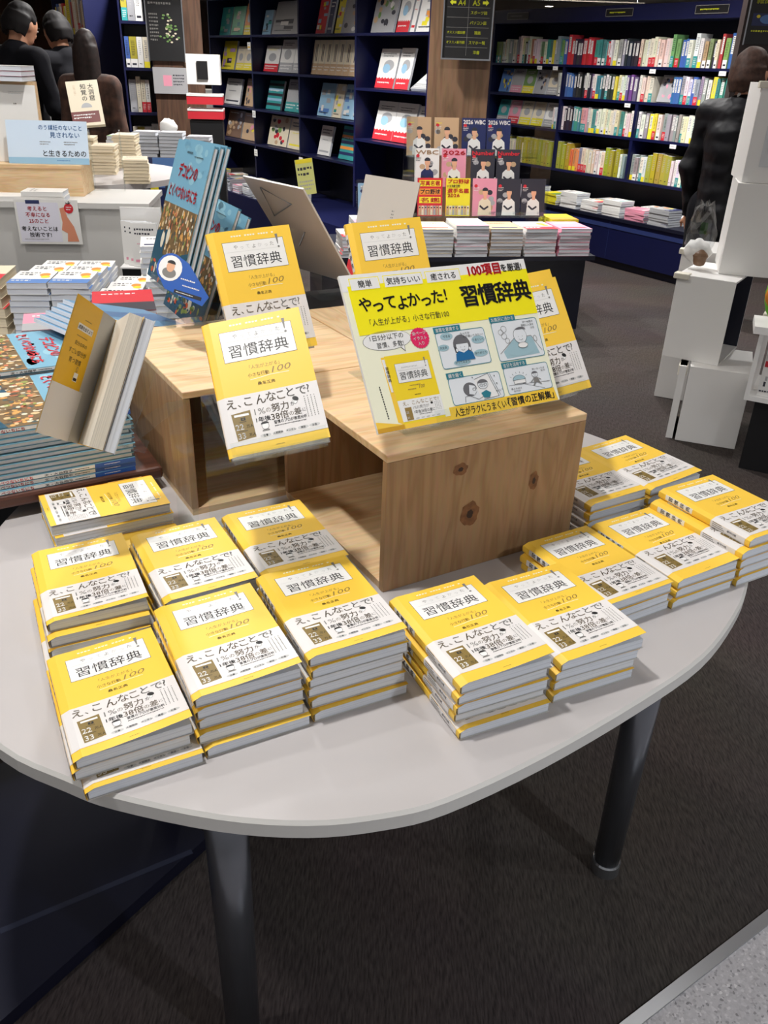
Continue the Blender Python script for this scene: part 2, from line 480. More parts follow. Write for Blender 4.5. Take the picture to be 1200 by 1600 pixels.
# ------------------------------------------------------------------ the white oval table and the pine crates
TZ = .70
TC = Vector((0, 1.27, 0))
_RIM = [(-.642, 1.19), (-.632, 1.05), (-.595, .91), (-.53, .79), (-.427, .698), (-.34, .656), (-.28, .634), (-.163, .61), (-.068, .606), (.011, .619), (.08, .644), (.195, .715), (.331, .816), (.443, .912), (.524, 1.015), (.575, 1.104),
        (.618, 1.22), (.628, 1.36), (.592, 1.50), (.51, 1.62), (.38, 1.75), (.2, 1.88), (0, 1.955), (-.2, 1.94), (-.4, 1.81), (-.54, 1.63), (-.61, 1.44), (-.636, 1.32)]
def oval(k):
    # smooth closed rim through the points above, relative to the centre, drawn in by k
    out = []; n = len(_RIM)
    for i in range(n):
        p = [Vector(_RIM[(i + j) % n]) for j in (-1, 0, 1, 2)]
        for q in range(4):
            t = q / 4
            c = .5 * ((2 * p[1]) + (p[2] - p[0]) * t + (2 * p[0] - 5 * p[1] + 4 * p[2] - p[3]) * t * t + (3 * p[1] - p[0] - 3 * p[2] + p[3]) * t ** 3)
            d = c - TC.xy
            out.append(tuple(d * (1 - k / d.length)))
    return out
tab = empty('oval_table', 'white oval display table on steel legs, covered with yellow books', 'table', TR((TC.x, TC.y, 0)))
m = MB()
m.poly([(x, y, TZ) for x, y in oval(.004)], TABLEW)
prof = [(.004, TZ), (.0, TZ - .004), (.0, TZ - .022), (.005, TZ - .027)]
for (k0, z0), (k1, z1) in zip(prof, prof[1:]):
    A, B = oval(k0), oval(k1)
    for i in range(len(A)):
        j = (i + 1) % len(A)
        m.poly([(*A[i], z0), (*B[i], z1), (*B[j], z1), (*A[j], z0)], EDGE)
m.poly([(x, y, TZ - .027) for x, y in oval(.005)][::-1], EDGE)
m.build('table_top', tab)
def table_leg(p, r0, r1, mm):
    p = Vector(p) - TC
    g = MB(); g.tube([(p.x, p.y, TZ - .027), (p.x, p.y, .03)], [r0, r1], mm, 24)
    o = g.build('leg', tab, smooth=False)
    for f in o.data.polygons: f.use_smooth = len(f.vertices) == 4
    h = MB(); h.tube([(p.x, p.y, .03), (p.x, p.y, .026), (p.x, p.y, 0)], [r1 + .001, r1 + .003, r1 + .003], STEEL, 24); h.build('foot_cap', o)
    h = MB(); h.tube([(p.x, p.y, TZ - .03), (p.x, p.y, TZ - .04)], [r0 + .02, r0 + .018], STEEL, 24); h.build('mounting_plate', o)
LEGM = mat('grey_steel_leg', (104, 106, 112), .28, metal=.75)
table_leg((.464, 1.13, 0), .031, .025, LEGM)
table_leg((-.196, .775, 0), .031, .026, LEGM)
table_leg((-.06, 1.60, 0), .028, .024, BLACK)  # rear legs blackened, the dark under the table put into their colour
table_leg((.26, 1.62, 0), .028, .024, BLACK)
table_leg((-.42, 1.28, 0), .028, .024, BLACK)

def crate(label, u0, u1, v0, v1, z0, z1, openings, knots=()):
    """a box of 12 mm pine boards; openings: sides left open out of 'l' 'r' 'f' 'b'"""
    c = uv(u0, v0, z0); t = .012
    root = empty('wooden_crate', label, 'crate', TR(c, UA), 'pine crates on the oval table')
    w, d, h = u1 - u0, v1 - v0, z1 - z0
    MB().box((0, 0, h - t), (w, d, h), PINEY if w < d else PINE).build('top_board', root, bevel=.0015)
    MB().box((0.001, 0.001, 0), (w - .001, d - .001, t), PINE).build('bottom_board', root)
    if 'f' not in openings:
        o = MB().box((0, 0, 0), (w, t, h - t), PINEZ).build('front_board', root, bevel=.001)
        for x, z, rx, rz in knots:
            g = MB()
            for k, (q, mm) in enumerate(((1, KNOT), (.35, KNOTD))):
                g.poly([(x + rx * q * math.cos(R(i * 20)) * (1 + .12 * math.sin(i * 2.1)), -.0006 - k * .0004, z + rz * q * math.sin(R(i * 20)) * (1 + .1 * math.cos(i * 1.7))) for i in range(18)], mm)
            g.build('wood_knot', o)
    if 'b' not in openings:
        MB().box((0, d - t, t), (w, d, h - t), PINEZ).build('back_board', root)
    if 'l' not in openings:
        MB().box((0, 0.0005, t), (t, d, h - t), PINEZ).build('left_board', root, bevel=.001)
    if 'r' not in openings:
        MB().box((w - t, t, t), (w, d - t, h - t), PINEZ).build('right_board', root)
    return root
CZ1 = .925
crate('pine crate with knots carrying the illustrated sign, at the front of the table', .537, .901, .890, 1.243, TZ, CZ1, 'l',
      ((.126, .178, .013, .010), (.150, .098, .017, .021), (.27, .128, .009, .016)))
crate('pine crate at the left back of the table, its open side facing the front', .364, .748, 1.246, 1.626, TZ, CZ1, 'f')
crate('pine crate at the right back of the table behind the sign', (.751), 1.03, 1.246, 1.626, TZ, CZ1, 'fr')

# ------------------------------------------------------------------ the yellow book: jacket, page block, paper band
BW, BH, BT = .1265, .188, .0147
_BK = {}
def print_front(sh, k=1.0, full=True):
    """lettering of the jacket above the band; sheet in mm of a 130 x 188 cover"""
    sh.rect(18, 17, 97, 44, INK, 1, 5, 2)
    sh.rect(18.5, 17.5, 96, 43, WHT, 2, 5, 2)
    sh.line([(22, 32), (104, 32)], .3, PALE, 3)
    for i, ch in enumerate('やってよかった'):
        sh.text(ch, 38 + i * 9.6, 25 + (i % 2) * .8, 7, PALE if i % 3 else GRY, 3, 0, 'c')
    sh.text('習慣辞典', 66, 46.5, 19.5, INK, 3, 0.006, 'c', w=79)
    sh.poly([(103.2, 12), (107.5, 11.6), (105.8, 27), (104.6, 27)], GRY, 3)
    sh.ell(105.6, 31, 1.7, 1.7, GRY, 3, 12)
    sh.text('「人生が上がる」', 68, 72, 6, GLD, 1, 0, 'c', w=40)
    sh.text('小さな行動', 44, 83, 6, GLD, 1, .012, 'l', w=28)
    sh.text('100', 77, 80.5, 12, GLD, 1, 0, 'l', w=25, rot=-3, skew=.45)
    sh.line([(46, 89.5), (60, 88.5), (72, 87), (98, 87.4)], .8, CREAM, 1)
    sh.text('桑名正典', 66, 96.5, 5, INK, 1, .01, 'c', w=23)
    for i in range(17):
        sh.rect(30 + i * 4.3, 7.5, 3, 2.2, CREAM if i % 5 else YEL, 1)
BRN = mat('brown_grey_ink', (112, 100, 84), .5)
def print_band(sh, y0):
    def t(s, x, y, em, m, *a, **k): sh.text(s, x, y0 + y, em, m, *a, **k)
    big = 'え、こんなことで?'
    xs = (9, 23, 32, 47, 61, 75, 88, 101, 115)
    for i, ch in enumerate(big):
        t(ch, xs[i], 10 - .3 * i + (1.2 if i % 2 else 0), 15 if i != 1 else 12, BRN if i < 6 else GRY, 2, .010, 'l', rot=-2 if i % 2 else 3)
    sh.poly([(12, y0 + 24), (37, y0 + 22), (38, y0 + 59), (14, y0 + 61)], GOLDBOX, 1)
    sh.rect(15.5, y0 + 25.6, 19, 3, WHT, 2)
    sh.rect(23, y0 + 30.6, 6, 4, INK, 2); sh.ell(26, y0 + 32.6, 1, 1, GOLDBOX, 3, 8); sh.greek(20, y0 + 35.4, 12, 2, INK)
    t('22', 14.6, 42.2, 11, WHT, 2, .015); t('万人', 28.4, 43, 4.6, INK, 2, .01)
    sh.greek(18, y0 + 47.5, 14, 2.4, INK)
    t('33', 15.6, 54.4, 11, WHT, 2, .015); t('万人', 29.4, 55, 4.6, INK, 2, .01)
    t('1%', 42, 26, 11.5, GRY, 2, 0, w=14); t('の', 57, 26.5, 7.5, BRN, 2); t('努力', 64.5, 25.2, 12, BRN, 2, .012); t('が', 89.5, 25, 6.5, INK, 2)
    t('1年後', 42, 37.5, 7.5, INK, 2, .02, w=19); t('38倍', 62, 37, 11.5, BRN, 2, .010, w=22.5); t('の', 85.5, 37.3, 7, BRN, 2); t('差', 92, 36.5, 10.5, BRN, 2, .010); t('に', 103, 36, 5.5, INK, 2)
    t('習慣のプロが徹底分析', 64, 45, 5, INK, 2, .015, w=43)
    sh.greek(64, y0 + 48.5, 52, 3, INK)
    sh.ell(52, y0 + 47, 4.6, 5, WHT, 2); sh.ring(52, y0 + 47, 4.6, 5, .35, INK, 3, 14)
    sh.ell(52, y0 + 44.4, 5.2, 3.2, INK, 3, 12, 180, 360); sh.ell(52, y0 + 54, 5, 3, GRY, 2, 12, 180, 360)
    for x, s in ((44, '仕事'), (60, '人間関係'), (77, 'メンタル'), (93, '美容'), (108, 'お金')):
        sh.ell(x + 6, y0 + 59.6 - (x - 44) * .01, 7.2, 2.3, PALE, 1, 14); t(s, x + 6, 59.6 - (x - 44) * .01, 3.2, INK, 2, .01, 'c')
    sh.ell(96, y0 + 22, 3.2, 4, WHT, 2); sh.ring(96, y0 + 22, 3.2, 4, .3, GRY, 3, 12)
    sh.ell(97.5, y0 + 19, 4.2, 3, INK, 3, 12, rot=25)
    for i in range(4):
        sh.ell(109 + i * 4.4, y0 + 18.5, .6, .6, INK, 2, 6)
        for q in range(10):
            sh.rect(108.5 + i * 4.4, y0 + 21 + q * 2.7, 1.0, 1.7, GRY, 2)
def spine_map(x, y, h):
    # x across the thickness from back to front, y down from the head
    a = (x / 1000 - BT / 2) / (BT / 2)
    return Vector((-BW / 2 - .0022 * math.sqrt(max(0, 1 - a * a * .98)) - h, BH / 2 - y / 1000, x / 1000))
def yellow_book_meshes(lift, band, letters=True):
    """meshes (jacket, pages, band); lift: rise of the sprung front cover at the fore edge, m; band: top of the band, mm"""
    key = (lift, band, letters)
    if key in _BK: return _BK[key]
    def front(x, y, h):
        q = max(0.0, x / 130)
        z = BT + lift * (q ** 1.6) * (.6 + .4 * y / 188) - (.0032 * (1 - x / 7) ** 2 if x < 7 else 0)
        return Vector(((x / 130 - .5) * BW, BH / 2 - y / 1000, z + h))
    jk = MB()
    jk.grid(lambda a, b: front(a * 130, b * 188, 0), 16, 10, YEL)
    jk.grid(lambda a, b: front(130 - a * 130, b * 188, -.0006), 16, 10, ENDP)
    for e in ((0, 0, 130, 0), (130, 0, 130, 188), (130, 188, 0, 188)):
        jk.grid(lambda a, b: front(e[0] + (e[2] - e[0]) * a, e[1] + (e[3] - e[1]) * a, -.0006 * b), 14, 1, ENDP)
    jk.grid(lambda a, b: spine_map(BT * 1000 * (1 - a) - (3.1 * (1 - a) if a < .2 else .0), b * 188, 0) if a > .0 else front(0, b * 188, 0), 9, 8, YEL)
    jk.box((-BW / 2, -BH / 2, 0), (BW / 2, BH / 2, .0005), YEL, ms=(None, ENDP, ENDP, ENDP, None, ENDP))
    if letters:
        sh = Sheet(jk, front); print_front(sh)
        sh.text('WAVE', 68, 183, 3, GLD, 1, 0, 'c') if False else sh.greek(60, 181.5, 14, 2, GLD)
        ss = Sheet(jk, spine_map)
        ss.rect(2.6, 16, 9.6, 58, WHT, 1, 3, 1)
        ss.vtext('習慣辞典', 7.4, 21, 9, INK, 2, .015, step=12.5)
    x0, x1 = -BW / 2, BW / 2 - .002
    pg = MB().prism([(x0 + .0012, .0008), (x1, .0008), (x1, BT - .0012), (x0 + .010, BT - .0012), (x0 + .0045, BT - .0030), (x0 + .0012, BT - .0055)], -BH / 2 + .0012, BH / 2 - .0012, PAPER, Matrix(((1, 0, 0, 0), (0, 0, 1, 0), (0, 1, 0, 0), (0, 0, 0, 1))))
    y0, y1 = band, band + 67
    bd = MB()
    bd.grid(lambda a, b: front(a * 130, y0 + (y1 - y0) * b, .0004), 16, 4, OBI)
    bd.grid(lambda a, b: spine_map(BT * 1000 * (1 - a) - (3.1 * (1 - a) if a < .2 else .0), y0 + (y1 - y0) * b, .0004) if a > 0 else front(0, y0 + (y1 - y0) * b, .0004), 9, 2, OBI)
    bd.box((-BW / 2, BH / 2 - y1 / 1000, -.0002), (BW / 2, BH / 2 - y0 / 1000, -.0001), OBI)
    if letters:
        print_band(Sheet(bd, lambda x, y, h: front(x, y, h + .0004)), y0)
        ss = Sheet(bd, lambda x, y, h: spine_map(x, y, h + .0004))
        for q in range(3): ss.rect(4 + q * 3, y0 + 4, 1.3, 24 - q * 3, GRY, 1)
        ss.vtext('桑名正典', 7.6, y0 + 33, 4.4, INK, 1, .01)
    _BK[key] = (jk.mesh('jacket'), pg.mesh('page_block'), bd.mesh('paper_band'))
    return _BK[key]
def yellow_book(label, M, lift=.0008, band=108, group=None, letters=True):
    a, b, c = yellow_book_meshes(lift, band, letters)
    r = empty('yellow_book', label, 'book', M, group)
    shared('jacket', a, r); shared('page_block', b, r); shared('paper_band', c, r)
    return r
ORD = ['topmost', 'second from the top', 'third from the top', 'fourth from the top', 'fifth from the top', 'sixth from the top', 'seventh from the top', 'eighth from the top', 'ninth from the top', 'tenth from the top', 'eleventh from the top', 'twelfth from the top', 'thirteenth from the top', 'fourteenth from the top']
STACKS = [  # x, y, yaw, count, lift, band top, where, shifts of single layers (from the top: dx, dy, dyaw)
    (-.304, .750, 28.6, 3, .0105, 108, 'front left corner stack overhanging the table edge', {2: (.012, -.012, 0)}),
    (-.188, .815, 27.6, 5, .0085, 110, 'front stack right of the corner stack', {3: (.003, -.006, -.5), 4: (.010, -.010, .5)}),
    (-.066, .873, 27.2, 6, .0045, 108, 'tall front stack left of the crate corner', {5: (.005, -.004, 0)}),
    (-.406, .964, 26.8, 4, .0065, 112, 'left rim stack behind the corner stack', {1: (.002, -.012, 1), 2: (.003, -.014, 0), 3: (.012, -.046, 0)}),
    (-.268, .997, 29.2, 5, .003, 106, 'second row stack beside the rim stack', {}),
    (-.148, 1.066, 28, 5, .002, 106, 'half shaded stack below the front display book', {}),
    (.111, .853, 26.2, 5, .0085, 104, 'stack before the knotted crate face', {1: (-.004, .0, 1), 3: (-.002, .006, -.6), 4: (.004, -.006, -.5)}),
    (.241, .920, 25.6, 4, .0095, 105, 'short stack right of the crate face stack', {1: (-.003, 0, -1), 2: (-.005, .002, 0), 3: (-.006, -.002, .5)}),
    (.322, 1.071, 30.0, 3, .002, 112, 'low stack in the shade of the crate', {}),
    (.443, 1.141, 30.0, 3, .0045, 100, 'low middle stack at the right rim', {2: (-.004, -.006, 0)}),
    (.568, 1.215, 30.0, 5, .002, 112, 'right end stack overhanging the rim', {1: (-.014, -.012, 1), 2: (-.010, -.01, 0), 3: (-.008, -.008, 0), 4: (-.01, -.012, 0)}),
    (.352, 1.343, 30.8, 4, .002, 106, 'back right stack beside the crate', {3: (-.006, -.004, 0), 2: (-.004, -.004, 1)}),
    (.468, 1.412, 32.0, 4, .0075, 104, 'rearmost right stack', {}),
    (-.466, 1.218, -60.5, 3, .003, 112, 'back left stack turned sideways', {1: (.004, -.004, 1.5)}),
    (-.399, 1.105, -60.0, 1, .001, 112, 'sideways book lying between the rim stack and the crate', {}),
]
for x, y, yaw, n, lift, band, where, sh in STACKS:
    for k in range(n):
        dx, dy, da = sh.get(k, (0, 0, 0))
        if k and k not in sh:
            dx, dy, da = rnd.uniform(-.003, .003), rnd.uniform(-.003, .003), rnd.uniform(-1, 1)
        z = TZ + (n - 1 - k) * .0159 + .0003
        lab = ('yellow paperback, %s of the %s' % (ORD[k], where)) if n > 1 else 'single yellow ' + where
        yellow_book(lab, TR((x + dx, y + dy, z), R(yaw + da)), lift if k == 0 else .0003, band if k == 0 else (108 if k % 2 else 114), 'yellow paperbacks stacked on the oval table')
UPR = Matrix.Translation((0, 0, BH / 2)) @ Matrix.Rotation(R(90), 4, 'X')     # a lying book set upright, front to -Y
def display_book(label, p, yaw, tilt, roll, lift=.002, band=108):
    return yellow_book(label, pose(p, R(yaw), R(tilt), R(roll)) @ UPR @ Matrix.Translation((0, 0, -BT)), lift, band, 'yellow paperbacks shown on clear stands')
def clear_stand(label, p, yaw, tilt, roll, w, hgt, thick, foot_z, up, arm):
    """bent acrylic stand: a leaning back plate with a lip, an arm, an upright and a base plate
    up: (u, v) middle of the upright on the shop grid; arm: height where the arm meets the upright"""
    P0 = pose(p, R(yaw), R(tilt), R(roll))
    b = uv(*up, foot_z)
    t = empty('display_stand', label, 'stand', TR(b, UA), 'clear acrylic display stands')
    inv = TR(b, UA).inverted()
    g = MB(); y0 = thick + .0008
    g.cbox((0, y0 + .001, hgt / 2), (w, .002, hgt), ACR, inv @ P0); g.build('back_plate', t)
    g = MB(); g.cbox((0, y0 / 2 - .004, -.0024), (w, y0 + .014, .002), ACR, inv @ P0)
    g.cbox((0, -.010, .006), (w, .002, .017), ACR, inv @ P0); g.build('lip', t)
    q0 = inv @ P0 @ Vector((-w / 2, y0 + .003, -.002)); q1 = inv @ P0 @ Vector((w / 2, y0 + .003, -.002))
    a0, a1 = Vector((-w / 2, 0, arm - foot_z)), Vector((w / 2, 0, arm - foot_z))
    g = MB()
    d = Vector((0, 0, .002))
    g.raw([q0, q1, a1, a0, q0 - d, q1 - d, a1 - d, a0 - d], [(0, 1, 2, 3), (7, 6, 5, 4), (0, 4, 5, 1), (1, 5, 6, 2), (2, 6, 7, 3), (3, 7, 4, 0)], ACR); g.build('arm', t)
    g = MB(); g.cbox((0, 0, (arm - foot_z) / 2), (w, .002, arm - foot_z), ACR); g.build('upright', t)
    g = MB(); g.cbox((0, .02, .0015), (w, .06, .002), ACR); g.build('base_plate', t)
    return t
disp = [
    ('yellow paperback shown on the front clear stand above the shaded stack', (-.131, .946, .973), 5.3, -45, -12.2, .003, 108),
    ('yellow paperback shown upright behind the front display book', (-.168, 1.213, 1.011), 24.2, -29.7, -3.8, .002, 108),
    ('yellow paperback shown behind the illustrated sign, only its title above it', (.028, 1.302, 1.014), 23.9, -28.1, -2.8, .002, 108),
    ('yellow paperback shown right of the sign, its left half covered by it', (.270, 1.246, .945), 25, -35, -6, .002, 108)]
for l, p, a, b, c, lift, band in disp: display_book(l, p, a, b, c, lift, band)
clear_stand('tall clear stand holding the front display book over the shaded stack', *disp[0][1:5], .12, .11, BT, TZ, (.425, 1.155), .95)
clear_stand('clear stand of the upright book behind the front display book', *disp[1][1:5], .10, .11, BT, CZ1, (.50, 1.29), .985)
clear_stand('clear stand of the book behind the illustrated sign', *disp[2][1:5], .10, .11, BT, CZ1, (.70, 1.17), .975)
yellow_book('yellow paperback facing away behind the one right of the sign, spine to the right', pose(disp[3][1], R(25), R(-35), R(-6)) @ Matrix.Translation((.014, .039, .022)) @ Matrix.Rotation(math.pi, 4, 'Z') @ UPR @ Matrix.Translation((0, 0, -BT)), .002, 108, 'yellow paperbacks shown on clear stands')
clear_stand('clear stand of the book right of the illustrated sign', *disp[3][1:5], .10, .11, BT, CZ1, (.845, 1.02), .955)

# the illustrated sign
SW, SH = .297, .21
SP, SYAW, STILT, SROLL = (.118, 1.057, .981), 29.9, -33.5, -.2
def sign_board():
    t = empty('illustrated_sign', 'landscape yellow and white illustrated sign with four comic panels on the front crate', 'sign', pose(SP, R(SYAW), R(STILT), R(SROLL)))
    mb = MB(); mb.box((-SW / 2, 0, 0), (SW / 2, .005, SH), mat('foam_board', (240, 240, 238), .5)); mb.build('board', t)
    mb = MB(); sh = Sheet(mb, flat(SW, SH), .00015)
    W, H = 297, 210
    sh.rect(0, 0, W, H, CREAM, 1)
    sh.rect(0, 0, W, 22, WHT, 2); sh.rect(8, 15, W - 8, 66, BRIGHT, 3)
    for x, w, s in ((12, 44, '簡単'), (62, 60, '気持ちいい'), (127, 56, '癒される')):
        sh.rect(x, 5, w, 17, BRIGHT, 4); sh.rect(x + 1, 6, w - 2, 15, WHT, 5); sh.text(s, x + w / 2, 13.6, 10.5, INK, 6, .012, 'c')
    sh.text('100項目', 197, 10, 18, RED, 6, .04, 'l', w=54); sh.text('を厳選!', 253, 10.5, 13, INK, 6, .015, 'l', w=36)
    for i, ch in enumerate('やってよかった!'):
        sh.text(ch, 27 + i * 18.4 - (6 if i == 7 else 0), 42 + (1.5 if i % 2 else -1) - (5 if i == 7 else 0), 21 if ch != 'っ' else 21, INK, 6, .024, 'l' if i == 7 else 'c')
    for i, ch in enumerate('習慣辞典'): sh.text(ch, 189 + i * 30, 45, 32, INK, 6, .03, 'c')
    sh.text('「人生が上がる」小さな行動100', 27, 66, 10, INK, 6, .008, 'l', w=122)
    # speech bubble and badge
    sh.ell(46, 91, 36, 13.5, INK, 2, 28); sh.ell(46, 91, 35.5, 13, WHT, 3, 28)
    sh.poly([(60, 100), (70, 99), (69, 109)], INK, 2); sh.poly([(60.5, 99), (69.4, 98.5), (68.6, 107.5)], WHT, 3)
    sh.text('1日5分以下の', 46, 86.5, 8.2, INK, 5, .006, 'c', w=50); sh.text('習慣、多数!', 49, 97, 8.2, INK, 5, .006, 'c', w=40)
    pts = []
    for i in range(44):
        r = 14.6 if i % 2 else 13.6; pts.append((95 + r * math.cos(R(i * 360 / 44)), 94 + r * math.sin(R(i * 360 / 44))))
    sh.poly(pts, PINK, 4)
    for i, s in enumerate(('全ページ', 'イラスト', '入り')): sh.text(s, 95, 87.3 + i * 7, 5.4, WHT, 5, .03, 'c')
    # small picture of the book
    sh.poly([(30, 113), (35, 113), (39, 204), (32, 200)], AMBER, 2); sh.poly([(35, 112), (103, 112), (104, 204), (39, 204)], mat('book_yellow_print', (246, 214, 28), .4), 3)
    sh.poly([(30.5, 116), (34.5, 116), (36, 160), (33, 160)], WHT, 4); sh.vtext('習慣辞典', 35, 126, 5, INK, 5, .01)
    sh.rect(47, 124, 51, 26, GRY, 4); sh.rect(47.4, 124.4, 50.2, 25.2, WHT, 5); sh.greek(56, 128, 30, 4, PALE, 6); sh.line([(50, 133.5), (90, 133.5)], .3, PALE, 6)
    sh.text('習慣辞典', 72, 141, 11, INK, 6, .005, 'c', w=42); sh.poly([(92, 120), (94, 120), (93.3, 129), (92.7, 129)], GRY, 6); sh.ell(93, 131.5, 1, 1, GRY, 6, 8)
    sh.greek(62, 153.5, 20, 3, GLD, 5); sh.greek(58, 158.5, 16, 3, GLD, 5); sh.text('100', 76, 157.5, 6.5, GLD, 5, 0, 'l', skew=.3); sh.greek(66, 166.5, 12, 2.6, INK, 5)
    sh.poly([(38, 172.5), (104, 172.5), (104.4, 201), (39.5, 201)], WHT, 4); sh.text('え、こんなことで?', 45, 177.5, 6.4, GLD, 5, 0, 'l', w=55)
    sh.rect(46, 183, 10, 17, GLD, 5); sh.text('22', 47, 189.5, 4, WHT, 6, .02); sh.text('33', 47, 196.5, 4, WHT, 6, .02)
    sh.text('1%の努力が', 59, 184.5, 5, GRY, 5, 0, 'l', w=24); sh.text('1年後38倍の差に', 59, 190.5, 5, INK, 5, 0, 'l', w=32); sh.greek(66, 193.5, 24, 2.2, INK, 5)
    for i in range(5): sh.ell(62 + i * 8, 199, 3, .9, PALE, 5, 8)
    sh.ell(88, 182, 2, 1.6, INK, 5, 8)
    for i in range(4): sh.greek(92.5 + i * 2.5, 181, 1.2, 12, GRY, 5, 6)
    for i in range(14): sh.rect(17 + i * .15, 150 + i * 3.2, 1.6, 2.2, INK, 3)
    # four panels
    def panel(x, y, w, h, head, hw):
        sh.rect(x, y, w, h, PANELW, 3); sh.frame(x, y, w, h, .9, TEAL, 4, 4)
        sh.poly([(x - 1, y - 8), (x + hw, y - 8), (x + hw, y + .5), (x - 1, y + .5)], TEAL, 5); sh.text(head, x + 2, y - 3.6, 6, WHT, 6, .025, 'l', w=hw - 5)
    panel(119, 91, 79, 50, '言葉を意識する', 42); panel(212, 87, 79, 56, 'お風呂に浸かる', 43)
    panel(121, 155, 84, 37, '鏡を磨く', 26); panel(213, 153, 77, 38, '吉日を活用する', 42)
    def bub(x, y, rx, ry, s):
        sh.ell(x, y, rx, ry, LTEAL, 5, 18); sh.text(s, x, y, 4, INK, 6, .006, 'c')
    bub(136, 97, 10, 5, 'できる'); bub(185, 107, 11, 5.5, 'うまくいく'); bub(127, 112, 9, 4.5, '大丈夫'); bub(184, 126, 12, 5, 'ありがとう'); bub(151, 135, 14, 4.6, 'やってみよう')
    sh.text('なんだか', 166, 96, 4, INK, 6, 0, 'c'); sh.text('力が湧いてきた〜!', 178, 100.4, 4, INK, 6, 0, 'c')
    JKT = mat('comic_blue', (24, 104, 158), .45); HAIR = mat('comic_hair', (104, 104, 108), .5)
    def head(x, y, r, hair=HAIR, top=True):
        sh.ell(x, y, r, r, INK, 6, 20); sh.ell(x, y, r - .5, r - .5, PANELW, 7, 20)
        if top: sh.ell(x, y - r * .15, r * 1.04, r * .95, hair, 8, 16, 190, 350)
        sh.ell(x - r * .3, y + r * .12, .5, .5, INK, 9, 6); sh.ell(x + r * .3, y + r * .12, .5, .5, INK, 9, 6); sh.ring(x, y + r * .35, r * .3, r * .22, .4, INK, 9, 8, 20, 160)
    sh.ell(157, 112, 14, 15, HAIR, 5, 20); sh.rect(144, 113, 26, 8, HAIR, 5); head(157, 113, 10.5)
    sh.poly([(144, 123), (150, 119.5), (157, 122.5), (164, 119.5), (171, 123), (173, 133), (142, 133)], JKT, 8)
    for x, y in ((147, 118), (168, 118)): sh.ell(x, y, 2.2, 3, INK, 8, 10); sh.ell(x, y, 1.8, 2.6, PANELW, 9, 10)
    # the bath
    sh.poly([(225, 140), (222, 130), (245, 113), (276, 113), (283, 139)], LTEAL, 4); sh.line([(216, 132), (246, 112), (275, 112), (288, 135)], .7, GRY, 5); sh.ell(252, 130, 24, 9, LTEAL, 5, 20)
    head(256, 110, 11.5, top=False); sh.ell(259, 101.5, 9, 3.6, HAIR, 8, 12, 180, 360); sh.ell(257, 124, 8.5, 4, WHT, 8, 14); sh.ring(257, 124, 8.5, 4, .5, GRY, 9)
    for x, y, r in ((225, 102, 4), (231, 98, 4.6), (229, 108, 4.4), (233, 115, 3.6)): sh.ring(x, y, r, r, .5, GRY, 5, 14)
    sh.ring(281, 117, 3, 4.4, .6, GRY, 6, 14)
    for i, s in enumerate(('39〜40度の', '湯船に入浴を', '15分')): sh.text(s, 284, 91.5 + i * 4.6, 3.8, INK, 6, 0, 'r')
    # polishing a mirror
    whole = sh.fn; sh.fn = lambda x, y, h: whole(x, 155 + (y - 156) * .77, h)
    sh.poly([(162, 164), (186, 157), (196, 200), (166, 202)], WHT, 4); sh.line([(162, 164), (186, 157), (196, 200), (170, 202)], .7, INK, 5); sh.line([(189, 158), (199, 199)], .6, INK, 5)
    head(174, 175, 8.5); sh.ring(171, 176, 2.6, 2.2, .5, INK, 9, 10); sh.ring(177.6, 176, 2.6, 2.2, .5, INK, 9, 10)
    sh.ell(152, 180, 11, 12.5, HAIR, 5, 20); sh.poly([(152, 172), (160, 175), (163, 184), (157, 191), (149, 188)], PANELW, 6); sh.ring(158.5, 181, 2.6, 2.4, .6, INK, 8, 10)
    sh.line([(140, 202), (142, 192), (150, 191)], .7, INK, 6); sh.line([(150, 192), (162, 200), (172, 196)], .7, INK, 7)
    sh.poly([(168, 190), (177, 186), (184, 192), (180, 200), (171, 199)], TEAL, 8)
    for x, y in ((160, 160), (196, 163), (197, 177)): sh.ell(x, y, .8, 1.5, INK, 6, 8)
    sh.text('キュッ', 199, 190, 4.4, INK, 6, 0, 'c', rot=-12)
    # the lucky day run
    for q in (0, 1): sh.ell(236, 178, 11 - q * .6, 9 - q * .6, INK if not q else LTEAL, 5 + q, 16, 180, 360)
    sh.rect(226, 178, 20, 7, WHT, 6); sh.frame(226, 178, 20, 7, .6, INK, 7)
    for a in range(-60, 61, 24): sh.line([(236 + 14 * math.sin(R(a)), 178 - 12 * math.cos(R(a))), (236 + 17 * math.sin(R(a)), 178 - 15 * math.cos(R(a)))], .5, INK, 5)
    sh.line([(216, 186), (288, 189)], .5, INK, 5); sh.line([(240, 186), (276, 201)], .5, INK, 5); sh.line([(252, 186), (286, 190)], .5, INK, 5)
    head(264, 173, 5.4); sh.poly([(260, 179), (268, 179), (270, 188), (260, 188)], GRY, 7); sh.line([(262, 188), (258, 193)], 2, GRY, 7); sh.line([(267, 188), (272, 192)], 2, GRY, 7); sh.line([(260, 181), (255, 186)], 1.2, GRY, 7); sh.line([(269, 181), (273, 184)], 1.2, GRY, 7)
    sh.text('思い立ったが', 284, 163, 3.8, INK, 6, 0, 'r'); sh.text('吉日!', 284, 167.6, 3.8, INK, 6, 0, 'r')
    sh.text('運よ大凶は', 218, 193, 3.8, INK, 6); sh.text('吉兆位!', 222, 197.6, 3.8, INK, 6)
    sh.fn = whole
    # foot of the sign
    sh.poly([(0, 195), (40, 204), (40, 210), (0, 210)], AMBER, 3); sh.rect(0, 204, 116, 6, AMBER, 3)
    sh.poly([(112, 193), (291, 191), (294, 210), (112, 210)], AMBER, 4)
